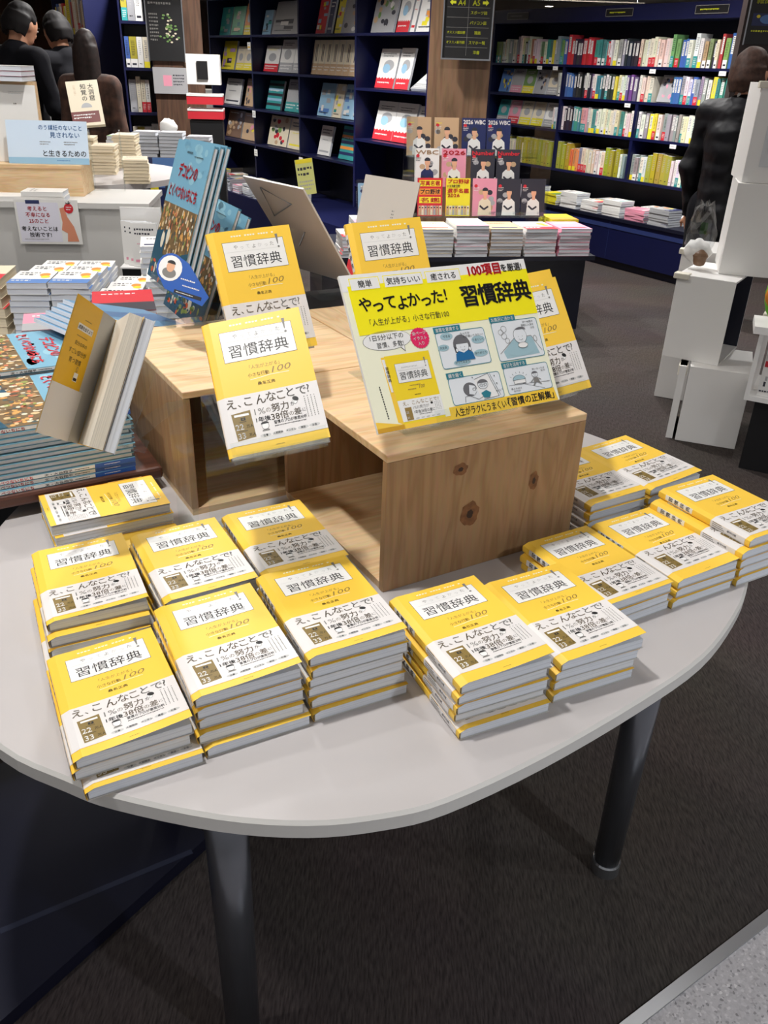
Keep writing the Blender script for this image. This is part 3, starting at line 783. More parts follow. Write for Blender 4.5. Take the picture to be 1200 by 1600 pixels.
    sh.text('人生がラクにうまくいく', 119, 201.5, 12.5, INK, 6, .01, 'l', w=92); sh.text('「習慣の正解集」', 208, 200.5, 12.5, INK, 6, .022, 'l', w=80)
    mb.build('printed_face', t)
sign_board()
clear_stand('clear stand gripping the foot of the illustrated sign', SP, SYAW, STILT, SROLL, .13, .15, .005, CZ1, (.66, .945), .965)

# ------------------------------------------------------------------ panels behind the crates
slab = pose((-.154, 1.977, .958), R(-43.2), R(36.5), R(2.2))
t = empty('panel_sign', 'grey card panel sign seen from behind, leaning back behind the crates', 'sign', slab)
MB().box((-.096, -.004, 0), (.096, 0, .27), GREYBOARD, ms=(WHT, WHT, GREYBOARD, WHT, WHT, WHT)).build('panel', t)
g = MB(); g.tube([(-.05, -.006, .25), (.03, -.006, .22), (-.06, -.006, .17), (-.05, -.006, .25)], .0015, STEEL, 6); g.tube([(.02, -.006, .14), (-.03, -.006, .09)], .0015, STEEL, 6); g.build('wire_clip', t)
rs = empty('black_riser', 'black display riser on the oval table behind the crates', 'riser', TR(uv(.70, 1.636, TZ), UA))
MB().box((0, 0, 0), (.34, .17, .205), NAVYD).build('body', rs)
MB().box((-.004, -.004, .205), (.344, .174, .215), BLACK).build('top_board', rs)
clear_stand('clear easel under the grey card panel on the black riser', (-.154, 1.980, .955), -43.2 + 180, -36.5, 0, .12, .12, -.003, .915, (.90, 1.72), .93)
t = empty('panel_sign', 'white panel sign with a red foot behind the grey panel', 'sign', pose(uv(1.0, 1.77, .916), R(-20), R(-20), R(4)))
g = MB(); g.box((-.07, 0, 0), (.07, .004, .26), mat('panel_cream', (196, 188, 178), .5)); g.build('board', t)
g = MB(); sh = Sheet(g, flat(.14, .26)); sh.rect(0, 200, 140, 60, RED, 1); sh.greek(85, 70, 6, 60, GRY, 2, 8); g.build('printed_face', t)

# ------------------------------------------------------------------ the open yellow book hanging left of the crates
OM = pose((-.375, 1.0, .935), R(28), R(-20), R(26.5))     # local: x across the thickness, z up, y towards the spine
t = empty('open_yellow_book', 'yellow paperback standing open, fore edge to the front, its inner yellow flap showing', 'book', OM)
g = MB(); g.box((-.018, .002, .001), (.000, .125, .186), PAPERX); g.build('page_block', t)
g = MB()
hx = -.0185
ang = R(31)
fl = lambda x, y, h: Vector((hx - math.sin(ang) * (128 - x) / 1000 + h * math.cos(ang), .127 - math.cos(ang) * (128 - x) / 1000 - h * math.sin(ang), .188 - y / 1000))
# sheet x: 0 at the free fore edge, 128 at the spine
g.grid(lambda a, b: fl(a * 128, b * 188, 0), 8, 1, YEL)
g.grid(lambda a, b: fl(128 - a * 128, b * 188, .0008), 8, 1, ENDP)
g.box((hx - .0005, .1255, 0), (.0005, .1275, .188), YEL)
g.build('jacket', t)
g = MB(); sh = Sheet(g, fl, .0002)
FL = mat('flap_yellow', (238, 186, 30), .4)
sh.rect(0, 0, 82, 120, FL, 5)
sh.greek(38, 24, 26, 2.5, GLD, 7); sh.rect(24, 32, 46, 9, WHT, 6); sh.text('成果を出すより', 47, 36.6, 6, INK, 7, .012, 'c', w=42)
sh.greek(28, 47, 40, 3, GLD, 7); sh.text('自分の中の', 47, 58, 6.5, INK, 7, 0, 'c', w=36); sh.text('すごい部分が', 44, 70, 8, INK, 7, .006, 'c', w=52); sh.text('育つ習慣', 44, 82, 8, INK, 7, .006, 'c', w=36)
sh.rect(52, 96, 12, 12, WHT, 6); sh.rect(53, 103, 10, 4, INK, 7); sh.ring(57, 91, 2.6, 3.4, .8, GRY, 7, 12)
g.build('inner_flap', t)
g = MB(); sh = Sheet(g, fl, .0002); sh.rect(-1, 118, 92, 71, OBI, 8, 4, 1); g.build('paper_band', t)
yellow_book('yellow paperback standing closed behind the open one', OM @ Matrix(((0, 0, -1, .0165), (-1, 0, 0, .066), (0, 1, 0, .094), (0, 0, 0, 1))), .001, 108)
clear_stand('clear easel behind the open yellow book beside the left crate', (-.345, 1.03, .93), 28, -20, 30, .034, .13, .136, TZ, (.343, 1.20), .93)

# ------------------------------------------------------------------ the picture book table on the left
BROWN = wood('dark_brown_wood', (96, 58, 44), (70, 40, 30), 'X', 5, .35)
t = empty('picture_book_table', 'dark brown table with a rounded edge under the picture book stacks', 'table', TR(uv(-1.2, 1.368), UA))
MB().box((0, 0, .722), (1.553, .66, .745), BROWN).build('table_top', t, bevel=.006)
MB().box((.02, .36, 0), (1.10, .62, .722), NAVY).build('base_cabinet', t)
fl0, fl1 = Vector((-.576, .788, 0)), Vector((-.325, 1.153, 0)); fd = (fl1 - fl0).normalized(); fn_ = Vector((-fd.y, fd.x, 0))
t = empty('low_plinth', 'low dark navy plinth on the carpet under the left of the oval table', 'plinth', TR(fl0))
def pq(a, b): return (fd * a + fn_ * b).xy
g = MB(); g.prism([pq(-.5, 0), pq(.44, 0), pq(.44, .5), pq(-.5, .5)], 0, .03, NAVYD); g.build('body', t)
g = MB(); q0 = at_z(0, 1455, .0305) - fl0; q1 = at_z(300, 1330, .0305) - fl0; dd = (q1 - q0).normalized(); nn = Vector((-dd.y, dd.x, 0)) * .006
g.poly([q0 - nn, q1 - nn, q1 + nn, q0 + nn], mat('navy_joint', (44, 48, 66), .35)); g.build('joint_strip', t)

PW, PH, PT = .25, .28, .0084
def crowd_cover(sh, W, H, seed):
    """a generic crowd under a sky, title lettering in red"""
    r = random.Random(seed)
    sh.rect(0, 0, W, H, SKYB, 1)
    for i in range(26): sh.ell(r.uniform(10, W - 10), r.uniform(5, H * .4), r.uniform(8, 26), r.uniform(5, 12), mat('cloud_blue', (146, 192, 208), .35) if i % 2 else SKYB, 2, 12)
    tones = [mat('crowd_%d' % i, c, .4) for i, c in enumerate(((186, 140, 92), (214, 186, 140), (120, 96, 62), (206, 120, 84), (150, 160, 84), (226, 214, 190), (92, 74, 56), (222, 164, 92), (70, 90, 90)))]
    sh.rect(0, H * .44, W, H * .4, tones[2], 3)
    for i in range(230):
        y = r.uniform(.45, .80); sh.ell(r.uniform(3, W - 3), H * y, r.uniform(2.5, 6), r.uniform(3, 8), r.choice(tones), 4 + i % 3, 8)
    sh.poly([(0, H * .66), (W * .32, H * .62), (W * .30, H * .80), (W * .62, H * .78), (W, H * .7), (W, H), (0, H)], DTEAL, 8)
    for x, y, k in ((.36, .66, 0), (.22, .70, 1), (.62, .86, 2)):
        sh.ell(W * x, H * y, 12, 18, tones[5], 9, 12); sh.ell(W * x + 3, H * (y - .07), 6, 7, tones[6], 10, 10)
    for i in range(40): sh.ell(r.uniform(4, W - 4), H * r.uniform(.84, .98), r.uniform(4, 12), r.uniform(3, 9), r.choice((mat('leaf_green', (128, 148, 62), .4), DTEAL, tones[4], mat('orange_red', (206, 84, 50), .4), tones[5])), 10 + i % 2, 9)
    sh.text('デコピンの', W * .24, H * .20, 30, RED, 12, .03, 'l', w=W * .52)
    sh.text('とくべつないちにち', W * .08, H * .345, 27, RED, 12, .03, 'l', w=W * .80)
    sh.greek(W * .36, H * .06, W * .2, 8, INK, 12); sh.greek(W * .58, H * .085, W * .3, 5, INK, 12)
def picture_meshes():
    jk = MB(); jk.box((-PW / 2, -PH / 2, PT - .0012), (PW / 2, PH / 2, PT), SKYB); jk.box((-PW / 2, -PH / 2, 0), (PW / 2, PH / 2, .0012), mat('back_cover_blue', (60, 104, 122), .35))
    jk.box((PW / 2 - .0012, -PH / 2, .0012), (PW / 2, PH / 2, PT - .0012), WHT)
    sp = Sheet(jk, lambda x, y, h: Vector((PW / 2 + h, -PH / 2 + x / 1000, PT - y / 1000)))
    sp.rect(210, .4, 70, 8, BLUE, 1)
    sp.text('デコピンのとくべつないちにち', 4, 4.6, 6.4, RED, 2, .03, 'l', w=104); sp.text('文・大谷翔平', 126, 4.6, 5, INK, 2, .02, 'l', w=46); sp.greek(176, 2.6, 30, 4, INK, 2); sp.greek(226, 2.8, 34, 3.4, WHT, 2)
    pg = MB().box((-PW / 2 + .004, -PH / 2 + .004, .0012), (PW / 2 - .0014, PH / 2 - .004, PT - .0012), PAPER)
    plain = MB(); plain.box((-PW / 2, -PH / 2, PT - .0012), (PW / 2, PH / 2, PT), SKYB); plain.box((-PW / 2, -PH / 2, 0), (PW / 2, PH / 2, .0012), mat('back_cover_blue', (60, 104, 122), .35))
    plain.box((-PW / 2, -PH / 2, .0012), (-PW / 2 + .0012, PH / 2, PT - .0012), WHT)
    art = MB(); art.v, art.f, art.m, art.mats = list(plain.v), list(plain.f), list(plain.m), list(plain.mats)
    crowd_cover(Sheet(art, lying(PW, PH, PT)), 250, 280, 3)
    top = MB(); top.v, top.f, top.m, top.mats = list(jk.v), list(jk.f), list(jk.m), list(jk.mats)
    crowd_cover(Sheet(top, lying(PW, PH, PT)), 250, 280, 3)
    return jk.mesh('cover'), pg.mesh('page_block'), plain.mesh('cover'), top.mesh('cover'), art.mesh('cover')
PB = picture_meshes()
def picture_book(label, M, k=0, group='large picture books'):
    r = empty('picture_book', label, 'book', M, group)
    shared('cover', PB[{0: 0, 1: 2, 2: 3, 3: 4}[k]], r); shared('page_block', PB[1], r)
    return r
for row, (v, n) in enumerate(((1.502, 13), (1.768, 14))):
    for k in range(n):
        edge = k < n - 3 and k > 0
        c = uv(.168 + rnd.uniform(-.004, .004), v + rnd.uniform(-.003, .003), .7455 + (n - 1 - k) * (PT + .0004))
        picture_book('large thin picture book, %s of the %s stack on the brown table' % (ORD[k], ('near', 'far')[row]), TR(c, UA - math.pi / 2 + rnd.uniform(-.01, .01)), 1 if edge else (2 if k == 0 else 0), 'picture books stacked on the brown table')
def standing_picture(label, p, yaw, tilt, roll):
    return picture_book(label, pose(p, R(yaw), R(tilt), R(roll)) @ Matrix.Translation((0, 0, PH / 2)) @ Matrix.Rotation(R(90), 4, 'X') @ Matrix.Translation((0, 0, -PT)), 3, 'picture books standing behind the left crate')
q = Vector((-.465, 1.688, .990))
standing_picture('large blue picture book standing tall behind the left crate, crowd on its cover', q, -62.8, -19.3, -1.8)
bk = Matrix.Rotation(R(-62.8), 3, 'Z') @ Vector((0, 1, 0))
for k in (1, 2): standing_picture('large picture book, %s behind the tall standing one' % ('next' if k == 1 else 'last'), q + bk * (.0115 * k), -62.8, -19.3, -1.8)
for k, (x, y, d) in enumerate(((355, 308, 1.88), (371, 322, 1.93))):
    standing_picture('blue picture book half hidden right of the standing ones, %s' % ('nearer one' if k == 0 else 'farther one'), q + at_d(x, y, d) - at_d(335, 219, 1.662), -58, -22, 2)
clear_stand('clear stand of the tall picture book behind the left crate', (q.x, q.y, q.z), -62.8, -19.3, -1.8, .12, .14, .039, CZ1, (.51, 1.61), .94)
SHARK = mat('shark_blue', (92, 146, 184), .3)
for k in range(6):
    g = MB(); g.box((-.10, -.12, 0), (.10, .12, .009), SHARK, ms=(PAPER, PAPER, PAPER, PAPER, SHARK, SHARK))
    if k == 0: sh = Sheet(g, lying(.20, .24, .009)); sh.greek(20, 20, 60, 12, WHT, 1, 2); sh.poly([(0, 120), (200, 60), (200, 150), (0, 180)], mat('shark_deep', (60, 108, 156), .3), 1)
    o = g.build('picture_book', None, Matrix.Translation(uv(.425, 1.81, .845)) @ Matrix.Rotation(R(48), 4, 'Z') @ Matrix.Rotation(R(16), 4, 'Y') @ Matrix.Translation((-.010 * k, .004 * k, .0098 * (5 - k))))
    tagged(o, 'pale blue picture book, %s of the slanting pile behind the open book' % ORD[k], 'book', 'slanting pile of pale blue picture books')
t = empty('slanted_riser', 'narrow black riser with a slanted top under the pale blue pile', 'riser', TR(uv(.425, 1.81), R(48)))
g = MB(); g.prism([(-.06, 0), (.06, 0), (.06, .845 - .06 * math.tan(R(16)) - .004), (-.06, .845 + .06 * math.tan(R(16)) - .004)], -.05, .05, BLACK, Matrix.Rotation(R(90), 4, 'X')); g.build('body', t)
# round portrait card with a blue tail
p = at_d(252, 470, 1.50)
t = empty('pop_card', 'blue card with a round portrait and white writing beside the standing picture book', 'card', pose((p.x, p.y, p.z), R(-10), R(-25), R(12)))
g = MB(); g.prism([(.026 * math.cos(R(a)), .058 + .026 * math.sin(R(a))) for a in range(60, 260, 20)] + [(.0, .022), (.075, .012), (.082, .03), (.03, .075)], 0, .0015, BLUE, Matrix.Rotation(R(90), 4, 'X')); g.build('card', t)
g = MB(); sh = Sheet(g, lambda x, y, h: Vector((x / 1000, -.0018 - h, y / 1000)))
sh.ell(0, 58, 22, 22, WHT, 1); sh.ell(0, 50, 13, 9, GRY, 2); sh.ell(0, 61, 7.5, 9.5, SKINP, 3); sh.ell(0, 66, 8, 6, INK, 4, 12, 0, 180)
sh.greek(24, 44, 34, 6, WHT, 1); sh.greek(30, 34, 40, 5, WHT, 1); sh.rect(18, 20, 52, 6, INK, 1); sh.greek(22, 21.5, 40, 3, WHT, 2); g.build('printed_face', t)

# ------------------------------------------------------------------ generic covers and books for the shop around
def pm(name, c): return mat('print_' + name, c, .42)
PAL = {'white': (232, 230, 226), 'cream': (226, 214, 188), 'grey': (168, 168, 170), 'dark': (52, 52, 62), 'teal': (54, 150, 150), 'mint': (96, 190, 150), 'orange': (232, 146, 60),
       'yellow': (236, 220, 50), 'red': (206, 44, 56), 'pink': (226, 150, 170), 'blue': (86, 128, 190), 'navy': (34, 44, 92), 'brown': (120, 90, 66), 'lilac': (190, 150, 206), 'green': (112, 150, 82), 'tan': (196, 164, 128), 'sky': (150, 190, 216)}
def P_(n): return pm(n, PAL[n])
def cover(W, H, T, base, style, seed=0, accents=('red', 'dark')):
    """upright book facing -Y with a printed front; bottom centre of the front at the origin"""
    r = random.Random(seed); b = P_(base); a1, a2 = P_(accents[0]), P_(accents[1])
    g = MB(); g.box((-W / 2, 0, 0), (W / 2, T, H), b, ms=(b, PAPER, None, b, PAPER, PAPER))
    w, h = W * 1000, H * 1000; sh = Sheet(g, flat(W, H), .0003)
    if style == 'photo':
        for i in range(16): sh.ell(r.uniform(.1, .9) * w, r.uniform(.1, .9) * h, r.uniform(.06, .1) * w, r.uniform(.05, .1) * h, P_(r.choice(('dark', 'tan', 'grey', accents[0], accents[1]))), 1 + i % 3, 9)
        sh.greek(w * .1, h * .06, w * .7, h * .1, P_('white'), 5)
    elif style == 'wave':          # white front, red wavy foot
        sh.greek(w * .15, h * .1, w * .7, h * .12, P_('dark'), 1, 2); sh.ell(w * .55, h * .42, w * .28, h * .14, P_('grey'), 1); sh.ell(w * .45, h * .5, w * .2, h * .12, P_('sky'), 2)
        pts = [(w * i / 12, h * (.74 + (.02 if i % 2 else -.02))) for i in range(13)]
        sh.poly(pts + [(w, h), (0, h)], a1, 2); sh.greek(w * .1, h * .82, w * .8, h * .08, P_('white'), 3)
    elif style == 'band':
        sh.greek(w * .15, h * .08, w * .7, h * .12, a2, 1, 2); sh.ell(w * .5, h * .45, w * .26, h * .16, P_('grey'), 1); sh.rect(0, h * .7, w, h * .3, a1, 2); sh.greek(w * .08, h * .75, w * .84, h * .18, P_('white'), 3, 2)
    elif style == 'vertical':
        for i in range(2): sh.rect(w * (.62 - i * .2), h * .12, w * .1, h * .5, a2, 1)
        sh.rect(0, h * .68, w, h * .32, a1, 2); sh.greek(w * .1, h * .74, w * .8, h * .16, P_('white'), 3, 2)
    elif style == 'blocks':
        for i in range(7): sh.rect(r.uniform(0, .6) * w, r.uniform(.05, .8) * h, r.uniform(.15, .4) * w, r.uniform(.06, .18) * h, P_(r.choice((accents[0], accents[1], 'white', 'grey'))), 1 + i)
        sh.greek(w * .1, h * .86, w * .8, h * .07, P_('dark'), 9)
    elif style == 'stripes':
        for i in range(5): sh.rect(0, h * (.1 + .17 * i), w, h * .09, a1 if i % 2 else a2, 1)
        sh.greek(w * .1, h * .3, w * .8, h * .1, P_('white'), 3)
    else:
        sh.greek(w * .12, h * .1, w * .76, h * .2, a2, 1, 2); sh.greek(w * .2, h * .45, w * .6, h * .06, a1, 1); sh.rect(w * .1, h * .84, w * .8, h * .06, a1, 1)
    return g.mesh('cover')
def player_cover(W, H, T, base, title, tcol, suit, seed, extra=None):
    """sports magazine front: a title and a generic player"""
    g = MB(); b = P_(base); g.box((-W / 2, 0, 0), (W / 2, T, H), b, ms=(b, PAPER, None, b, PAPER, PAPER))
    w, h = W * 1000, H * 1000; sh = Sheet(g, flat(W, H), .0003); r = random.Random(seed)
    for i in range(10): sh.ell(r.uniform(.1, .9) * w, r.uniform(.35, .9) * h, w * .12, h * .07, P_(r.choice(('grey', 'dark', base, 'tan'))), 1 + i % 2, 10)
    if title: sh.text(title, w * .5, h * .1, h * .15, P_(tcol), 8, .03, 'c', w=w * .92)
    sh.poly([(w * .22, h * .98), (w * .26, h * .62), (w * .40, h * .53), (w * .62, h * .53), (w * .76, h * .62), (w * .8, h * .98)], P_(suit), 4)
    sh.rect(w * .45, h * .46, w * .13, h * .1, SKINP, 5); sh.ell(w * .515, h * .37, w * .11, h * .105, SKINP, 6, 16); sh.ell(w * .515, h * .315, w * .125, h * .075, P_('dark'), 7, 14, 180, 360)
    sh.rect(w * .40, h * .31, w * .22, h * .02, P_('dark'), 7); sh.line([(w * .3, h * .72), (w * .48, h * .82), (w * .66, h * .74)], w * .07, P_('dark'), 6); sh.greek(w * .04, h * .22, w * .22, h * .12, P_('dark' if base == 'white' else 'white'), 8, 3)
    sh.ell(w * .12, h * .2, w * .07, h * .045, P_('red'), 8); sh.greek(w * .7, h * .88, w * .28, h * .08, P_('navy'), 8, 2)
    if extra: extra(sh, w, h)
    return g.mesh('cover')
def lying_block(W, H, T, base, accents=('blue', 'dark'), seed=0, style=0, pages=None):
    """lying paperback, spine to -X, page edges on the other three sides"""
    b = P_(base); pgm = pages or PAPER; T = T - .001
    g = MB(); g.box((-W / 2 + .001, -H / 2 + .001, .0006), (W / 2 - .001, H / 2 - .001, T - .0006), pgm)
    g.box((-W / 2, -H / 2, T - .0007), (W / 2, H / 2, T), b); g.box((-W / 2, -H / 2, 0), (W / 2, H / 2, .0006), b); g.box((-W / 2, -H / 2, .0006), (-W / 2 + .0009, H / 2, T - .0007), b)
    sh = Sheet(g, lying(W, H, T), .0003); w, h = W * 1000, H * 1000
    if style == 1:
        sh.greek(w * .1, h * .1, w * .5, h * .3, P_(accents[1]), 1, 2); sh.ell(w * .76, h * .32, w * .14, h * .14, P_('orange'), 1, 12); sh.ell(w * .82, h * .5, w * .12, h * .1, P_('yellow'), 2, 12); sh.rect(0, h * .68, w, h * .32, P_(accents[0]), 1); sh.greek(w * .06, h * .74, w * .6, h * .14, P_('white'), 2)
    elif style == 2:
        sh.greek(w * .15, h * .12, w * .7, h * .12, P_(accents[1]), 1); sh.rect(0, h * .6, w, h * .4, P_(accents[0]), 1)
    else:
        sh.greek(w * .15, h * .15, w * .7, h * .2, P_(accents[1]), 1, 2); sh.rect(w * .1, h * .75, w * .8, h * .1, P_(accents[0]), 1)
    return g.mesh('book')
def thing_mesh(name, me, M, label, cat, group=None, colour=None):
    o = shared(name, me, None, M, colour)
    return tagged(o, label, cat, group)
def stack(me, n, T, M, what, where, group, jit=.004, name='paperback', r=rnd):
    for k in range(n):
        j = Matrix.Translation((r.uniform(-jit, jit), r.uniform(-jit, jit), (n - 1 - k) * T)) @ Matrix.Rotation(r.uniform(-.03, .03), 4, 'Z')
        thing_mesh(name, me, M @ j, '%s, %s, %s' % (what, ORD[k].replace(' the', ''), where), 'book', group)

# ------------------------------------------------------------------ bookcase of covers, left of the pillar
LQ = Vector((-.353, 7.291, 0))
def lsM(s, z, out=0.0, lean=0.0):
    """a place on the cover bookcase: s along its front, facing out of it"""
    return Matrix.Translation(LQ + SDIR * s + SNOR * out + Vector((0, 0, z))) @ Matrix.Rotation(SA, 4, 'Z') @ Matrix.Rotation(lean, 4, 'X')
t = empty('cover_bookcase', 'tall navy bookcase showing book covers, left of the walnut pillar', 'bookcase', lsM(0, 0))
DEP = .30
bays = [(-2.86, -1.86), (-1.86, -.92), (-.92, .02), (.02, .99)]
MB().box((-2.86, DEP, 0), (.99, DEP + .02, 2.30), NAVYD).build('back_panel', t)
for s in (-2.86, -1.86, -.92, .02, .99): MB().box((s - .012, 0, .35), (s + .012, DEP, 2.30), NAVY).build('upright', t)
SHZ = {0: (.675, .985, 1.30, 1.60, 1.92), 1: (.675, .985, 1.30, 1.60, 1.92), 2: (.675, .985, 1.30, 1.60, 1.92), 3: (.53, .871, 1.232, 1.60, 1.92)}
for b, (s0, s1) in enumerate(bays):
    for z in SHZ[b]: MB().box((s0 + .012, .0, z - .018), (s1 - .012, DEP, z), NAVY).build('shelf', t)
MB().box((-2.86, 0, 2.28), (.99, DEP, 2.30), NAVY).build('top_board', t)
MB().box((-2.9, -.45, 0), (1.0, DEP, .30), NAVY).build('plinth', t)
def W3(b, row, f0, f1, base, style, h=.25, n=1, acc=('red', 'dark'), seed=0, what='book', lean=-14, T=.018, flatten=False):
    s0, s1 = bays[b]; a, c = s0 + .03 + (s1 - s0 - .06) * f0, s0 + .03 + (s1 - s0 - .06) * f1
    w = (c - a) / n - .004
    me = cover(w, h, T, base, style, seed, acc)
    bn = ('leftmost', 'second', 'third', 'rightmost')[b]; rn = {4: 'second lowest', 3: 'third lowest', 2: 'fourth lowest', 1: 'top seen', 0: 'lowest'}
    for i in range(n):
        M = lsM(a + (c - a) * (i + .5) / n, SHZ[b][row] + .002 + T * math.sin(R(-lean)), -.03, 0) @ Matrix.Translation((0, .06, 0)) @ Matrix.Rotation(R(lean), 4, 'X')
        order = '' if n == 1 else ', %s' % ('first', 'second', 'third', 'fourth', 'fifth', 'sixth', 'seventh', 'eighth')[i]
        thing_mesh('display_book', me, M, '%s, %s shelf, %s cover bay%s' % (what, ('lowest', 'second', 'third', 'fourth')[row], bn, order), 'book', 'books shown face out on the cover bookcase')
# (bay, shelf from below, ...)
W3(0, 3, .02, .30, 'teal', 'blocks', .25, 1, ('mint', 'white'), 1, 'teal green cover'); W3(0, 3, .32, .62, 'mint', 'blocks', .25, 1, ('teal', 'cream'), 2, 'mint cover'); W3(0, 3, .64, .82, 'orange', 'band', .268, 1, ('yellow', 'teal'), 3, 'orange cover'); W3(0, 3, .84, .99, 'lilac', 'band', .262, 1, ('mint', 'yellow'), 4, 'lilac cover')
W3(0, 2, .02, .36, 'yellow', 'blocks', .26, 1, ('dark', 'lilac'), 5, 'yellow and black cover'); W3(0, 2, .40, .98, 'cream', 'band', .21, 3, ('yellow', 'grey'), 6, 'pale cover with a yellow foot')
W3(0, 1, .05, .46, 'white', 'plain', .24, 1, ('dark', 'dark'), 7, 'white cover with a dark emblem'); W3(0, 1, .58, .80, 'tan', 'photo', .25, 1, ('pink', 'yellow'), 8, 'mauve cover'); W3(0, 1, .82, .99, 'yellow', 'plain', .21, 1, ('orange', 'grey'), 9, 'pale yellow cover')
W3(0, 0, .05, .45, 'brown', 'photo', .26, 1, ('tan', 'white'), 10, 'brown photo cover'); W3(0, 0, .47, .98, 'tan', 'photo', .25, 1, ('yellow', 'pink'), 11, 'cover with yellow flowers')
W3(1, 3, .02, .22, 'sky', 'blocks', .20, 1, ('teal', 'dark'), 12, 'small sky blue cover'); W3(1, 3, .24, .82, 'grey', 'blocks', .268, 1, ('teal', 'dark'), 13, 'large grey and teal cover', lean=-18); W3(1, 3, .86, .99, 'teal', 'plain', .19, 1, ('navy', 'dark'), 14, 'dark teal cover')
W3(1, 2, .02, .36, 'white', 'band', .22, 1, ('red', 'yellow'), 15, 'white cover with pink foot'); W3(1, 2, .38, .99, 'white', 'band', .268, 2, ('grey', 'dark'), 16, 'large grey white cover')
W3(1, 1, .05, .40, 'teal', 'stripes', .25, 1, ('sky', 'dark'), 17, 'teal striped cover'); W3(1, 1, .50, .98, 'grey', 'band', .27, 2, ('teal', 'dark'), 18, 'grey cover with teal foot')
W3(1, 0, .06, .52, 'cream', 'photo', .262, 1, ('red', 'green'), 19, 'cream cover with red top'); W3(1, 0, .54, .90, 'cream', 'plain', .26, 1, ('yellow', 'dark'), 20, 'cream cover with black writing')
W3(2, 3, .12, .30, 'red', 'blocks', .25, 1, ('yellow', 'sky'), 21, 'red and yellow cover'); W3(2, 3, .33, .42, 'navy', 'plain', .262, 1, ('grey', 'white'), 22, 'narrow navy cover'); W3(2, 3, .48, .60, 'yellow', 'blocks', .27, 1, ('red', 'dark'), 23, 'yellow cover behind the photo cover'); W3(2, 3, .62, .99, 'grey', 'photo', .268, 1, ('dark', 'white'), 24, 'grey photo cover of a building')
W3(2, 2, .02, .99, 'cream', 'vertical', .26, 8, ('tan', 'dark'), 25, 'cream cover with brown foot', lean=-10)
W3(2, 1, .14, .42, 'sky', 'blocks', .26, 1, ('white', 'blue'), 26, 'sky blue cover'); W3(2, 1, .44, .60, 'cream', 'blocks', .26, 1, ('yellow', 'teal'), 27, 'cream cover with yellow drawing'); W3(2, 1, .62, .99, 'sky', 'blocks', .262, 2, ('yellow', 'blue'), 28, 'pale blue cover with a yellow figure')
W3(2, 0, .14, .38, 'white', 'plain', .24, 1, ('grey', 'dark'), 29, 'white cover'); W3(2, 0, .56, .99, 'teal', 'stripes', .26, 1, ('orange', 'navy'), 30, 'teal and orange cover')
W3(3, 3, .04, .38, 'grey', 'photo', .278, 1, ('green', 'white'), 31, 'grey photo cover'); W3(3, 3, .42, .60, 'white', 'wave', .278, 1, ('red', 'dark'), 32, 'white cover with a red wavy foot'); W3(3, 3, .62, .68, 'white', 'plain', .272, 1, ('red', 'red'), 33, 'narrow red and white cover'); W3(3, 3, .70, .98, 'white', 'blocks', .278, 1, ('yellow', 'orange'), 34, 'white cover with yellow marks')
W3(3, 2, .12, .40, 'white', 'wave', .272, 1, ('red', 'dark'), 35, 'white cover with red waves, left one'); W3(3, 2, .42, .62, 'white', 'wave', .278, 1, ('red', 'dark'), 36, 'white cover with red waves, right one'); W3(3, 2, .66, .96, 'white', 'band', .20, 1, ('grey', 'dark'), 37, 'white cover lying far back', lean=-55)
W3(3, 1, .10, .70, 'white', 'wave', .278, 2, ('red', 'dark'), 38, 'white cover with red waves'); W3(3, 1, .72, .92, 'white', 'wave', .268, 1, ('red', 'grey'), 39, 'last white cover with red waves')
TAGM = mat('price_tag', (240, 240, 238), .5)
for k, (s, z) in enumerate(((-1.82, .64), (-.88, .655), (-1.88, 1.55), (-1.83, .98))):
    g = MB(); g.box((-.035, -.003, -.05), (.035, 0, .01), TAGM); sh = Sheet(g, lambda x, y, h: Vector((x / 1000 - .035, -.003 - h, .01 - y / 1000)), .0004); sh.greek(10, 15, 50, 10, GRY, 1); sh.rect(8, 34, 54, 12, AMBER if k == 2 else PALE, 1)
    tagged(g.build('price_tag', None, lsM(s, z - .02, .012)), 'white price card on the navy bookcase, %s' % ('under the leftmost bay edge', 'under the second bay edge', 'orange footed, by the lilac cover', 'by the mauve cover')[k], 'card', 'price cards on the cover bookcase')
# stacks on its plinth
mags = [lying_block(.15, .19, .017, b, a, i, st) for i, (b, a, st) in enumerate((('white', ('red', 'dark'), 1), ('pink', ('white', 'dark'), 0), ('yellow', ('green', 'dark'), 2), ('white', ('teal', 'navy'), 0), ('cream', ('brown', 'dark'), 2), ('grey', ('navy', 'white'), 1)))]
k = 0
for s in (-2.72, -2.5, -2.28, -2.06, -1.84, -1.62, -1.4, -1.18, -.96, -.74):
    for d in (0, 1):
        n = 3 + (k * 5) % 4
        stack(mags[k % 6], n, .017, lsM(s, .3005, .12 + d * .21) @ Matrix.Rotation(R(rnd.uniform(-3, 3)), 4, 'Z'), 'flat paperback', '%s %s pile on the cover bookcase plinth' % (('first', 'second', 'third', 'fourth', 'fifth', 'sixth', 'seventh', 'eighth', 'ninth', 'tenth')[k // 2], ('back', 'front')[d]), 'piles on the cover bookcase plinth')
        k += 1

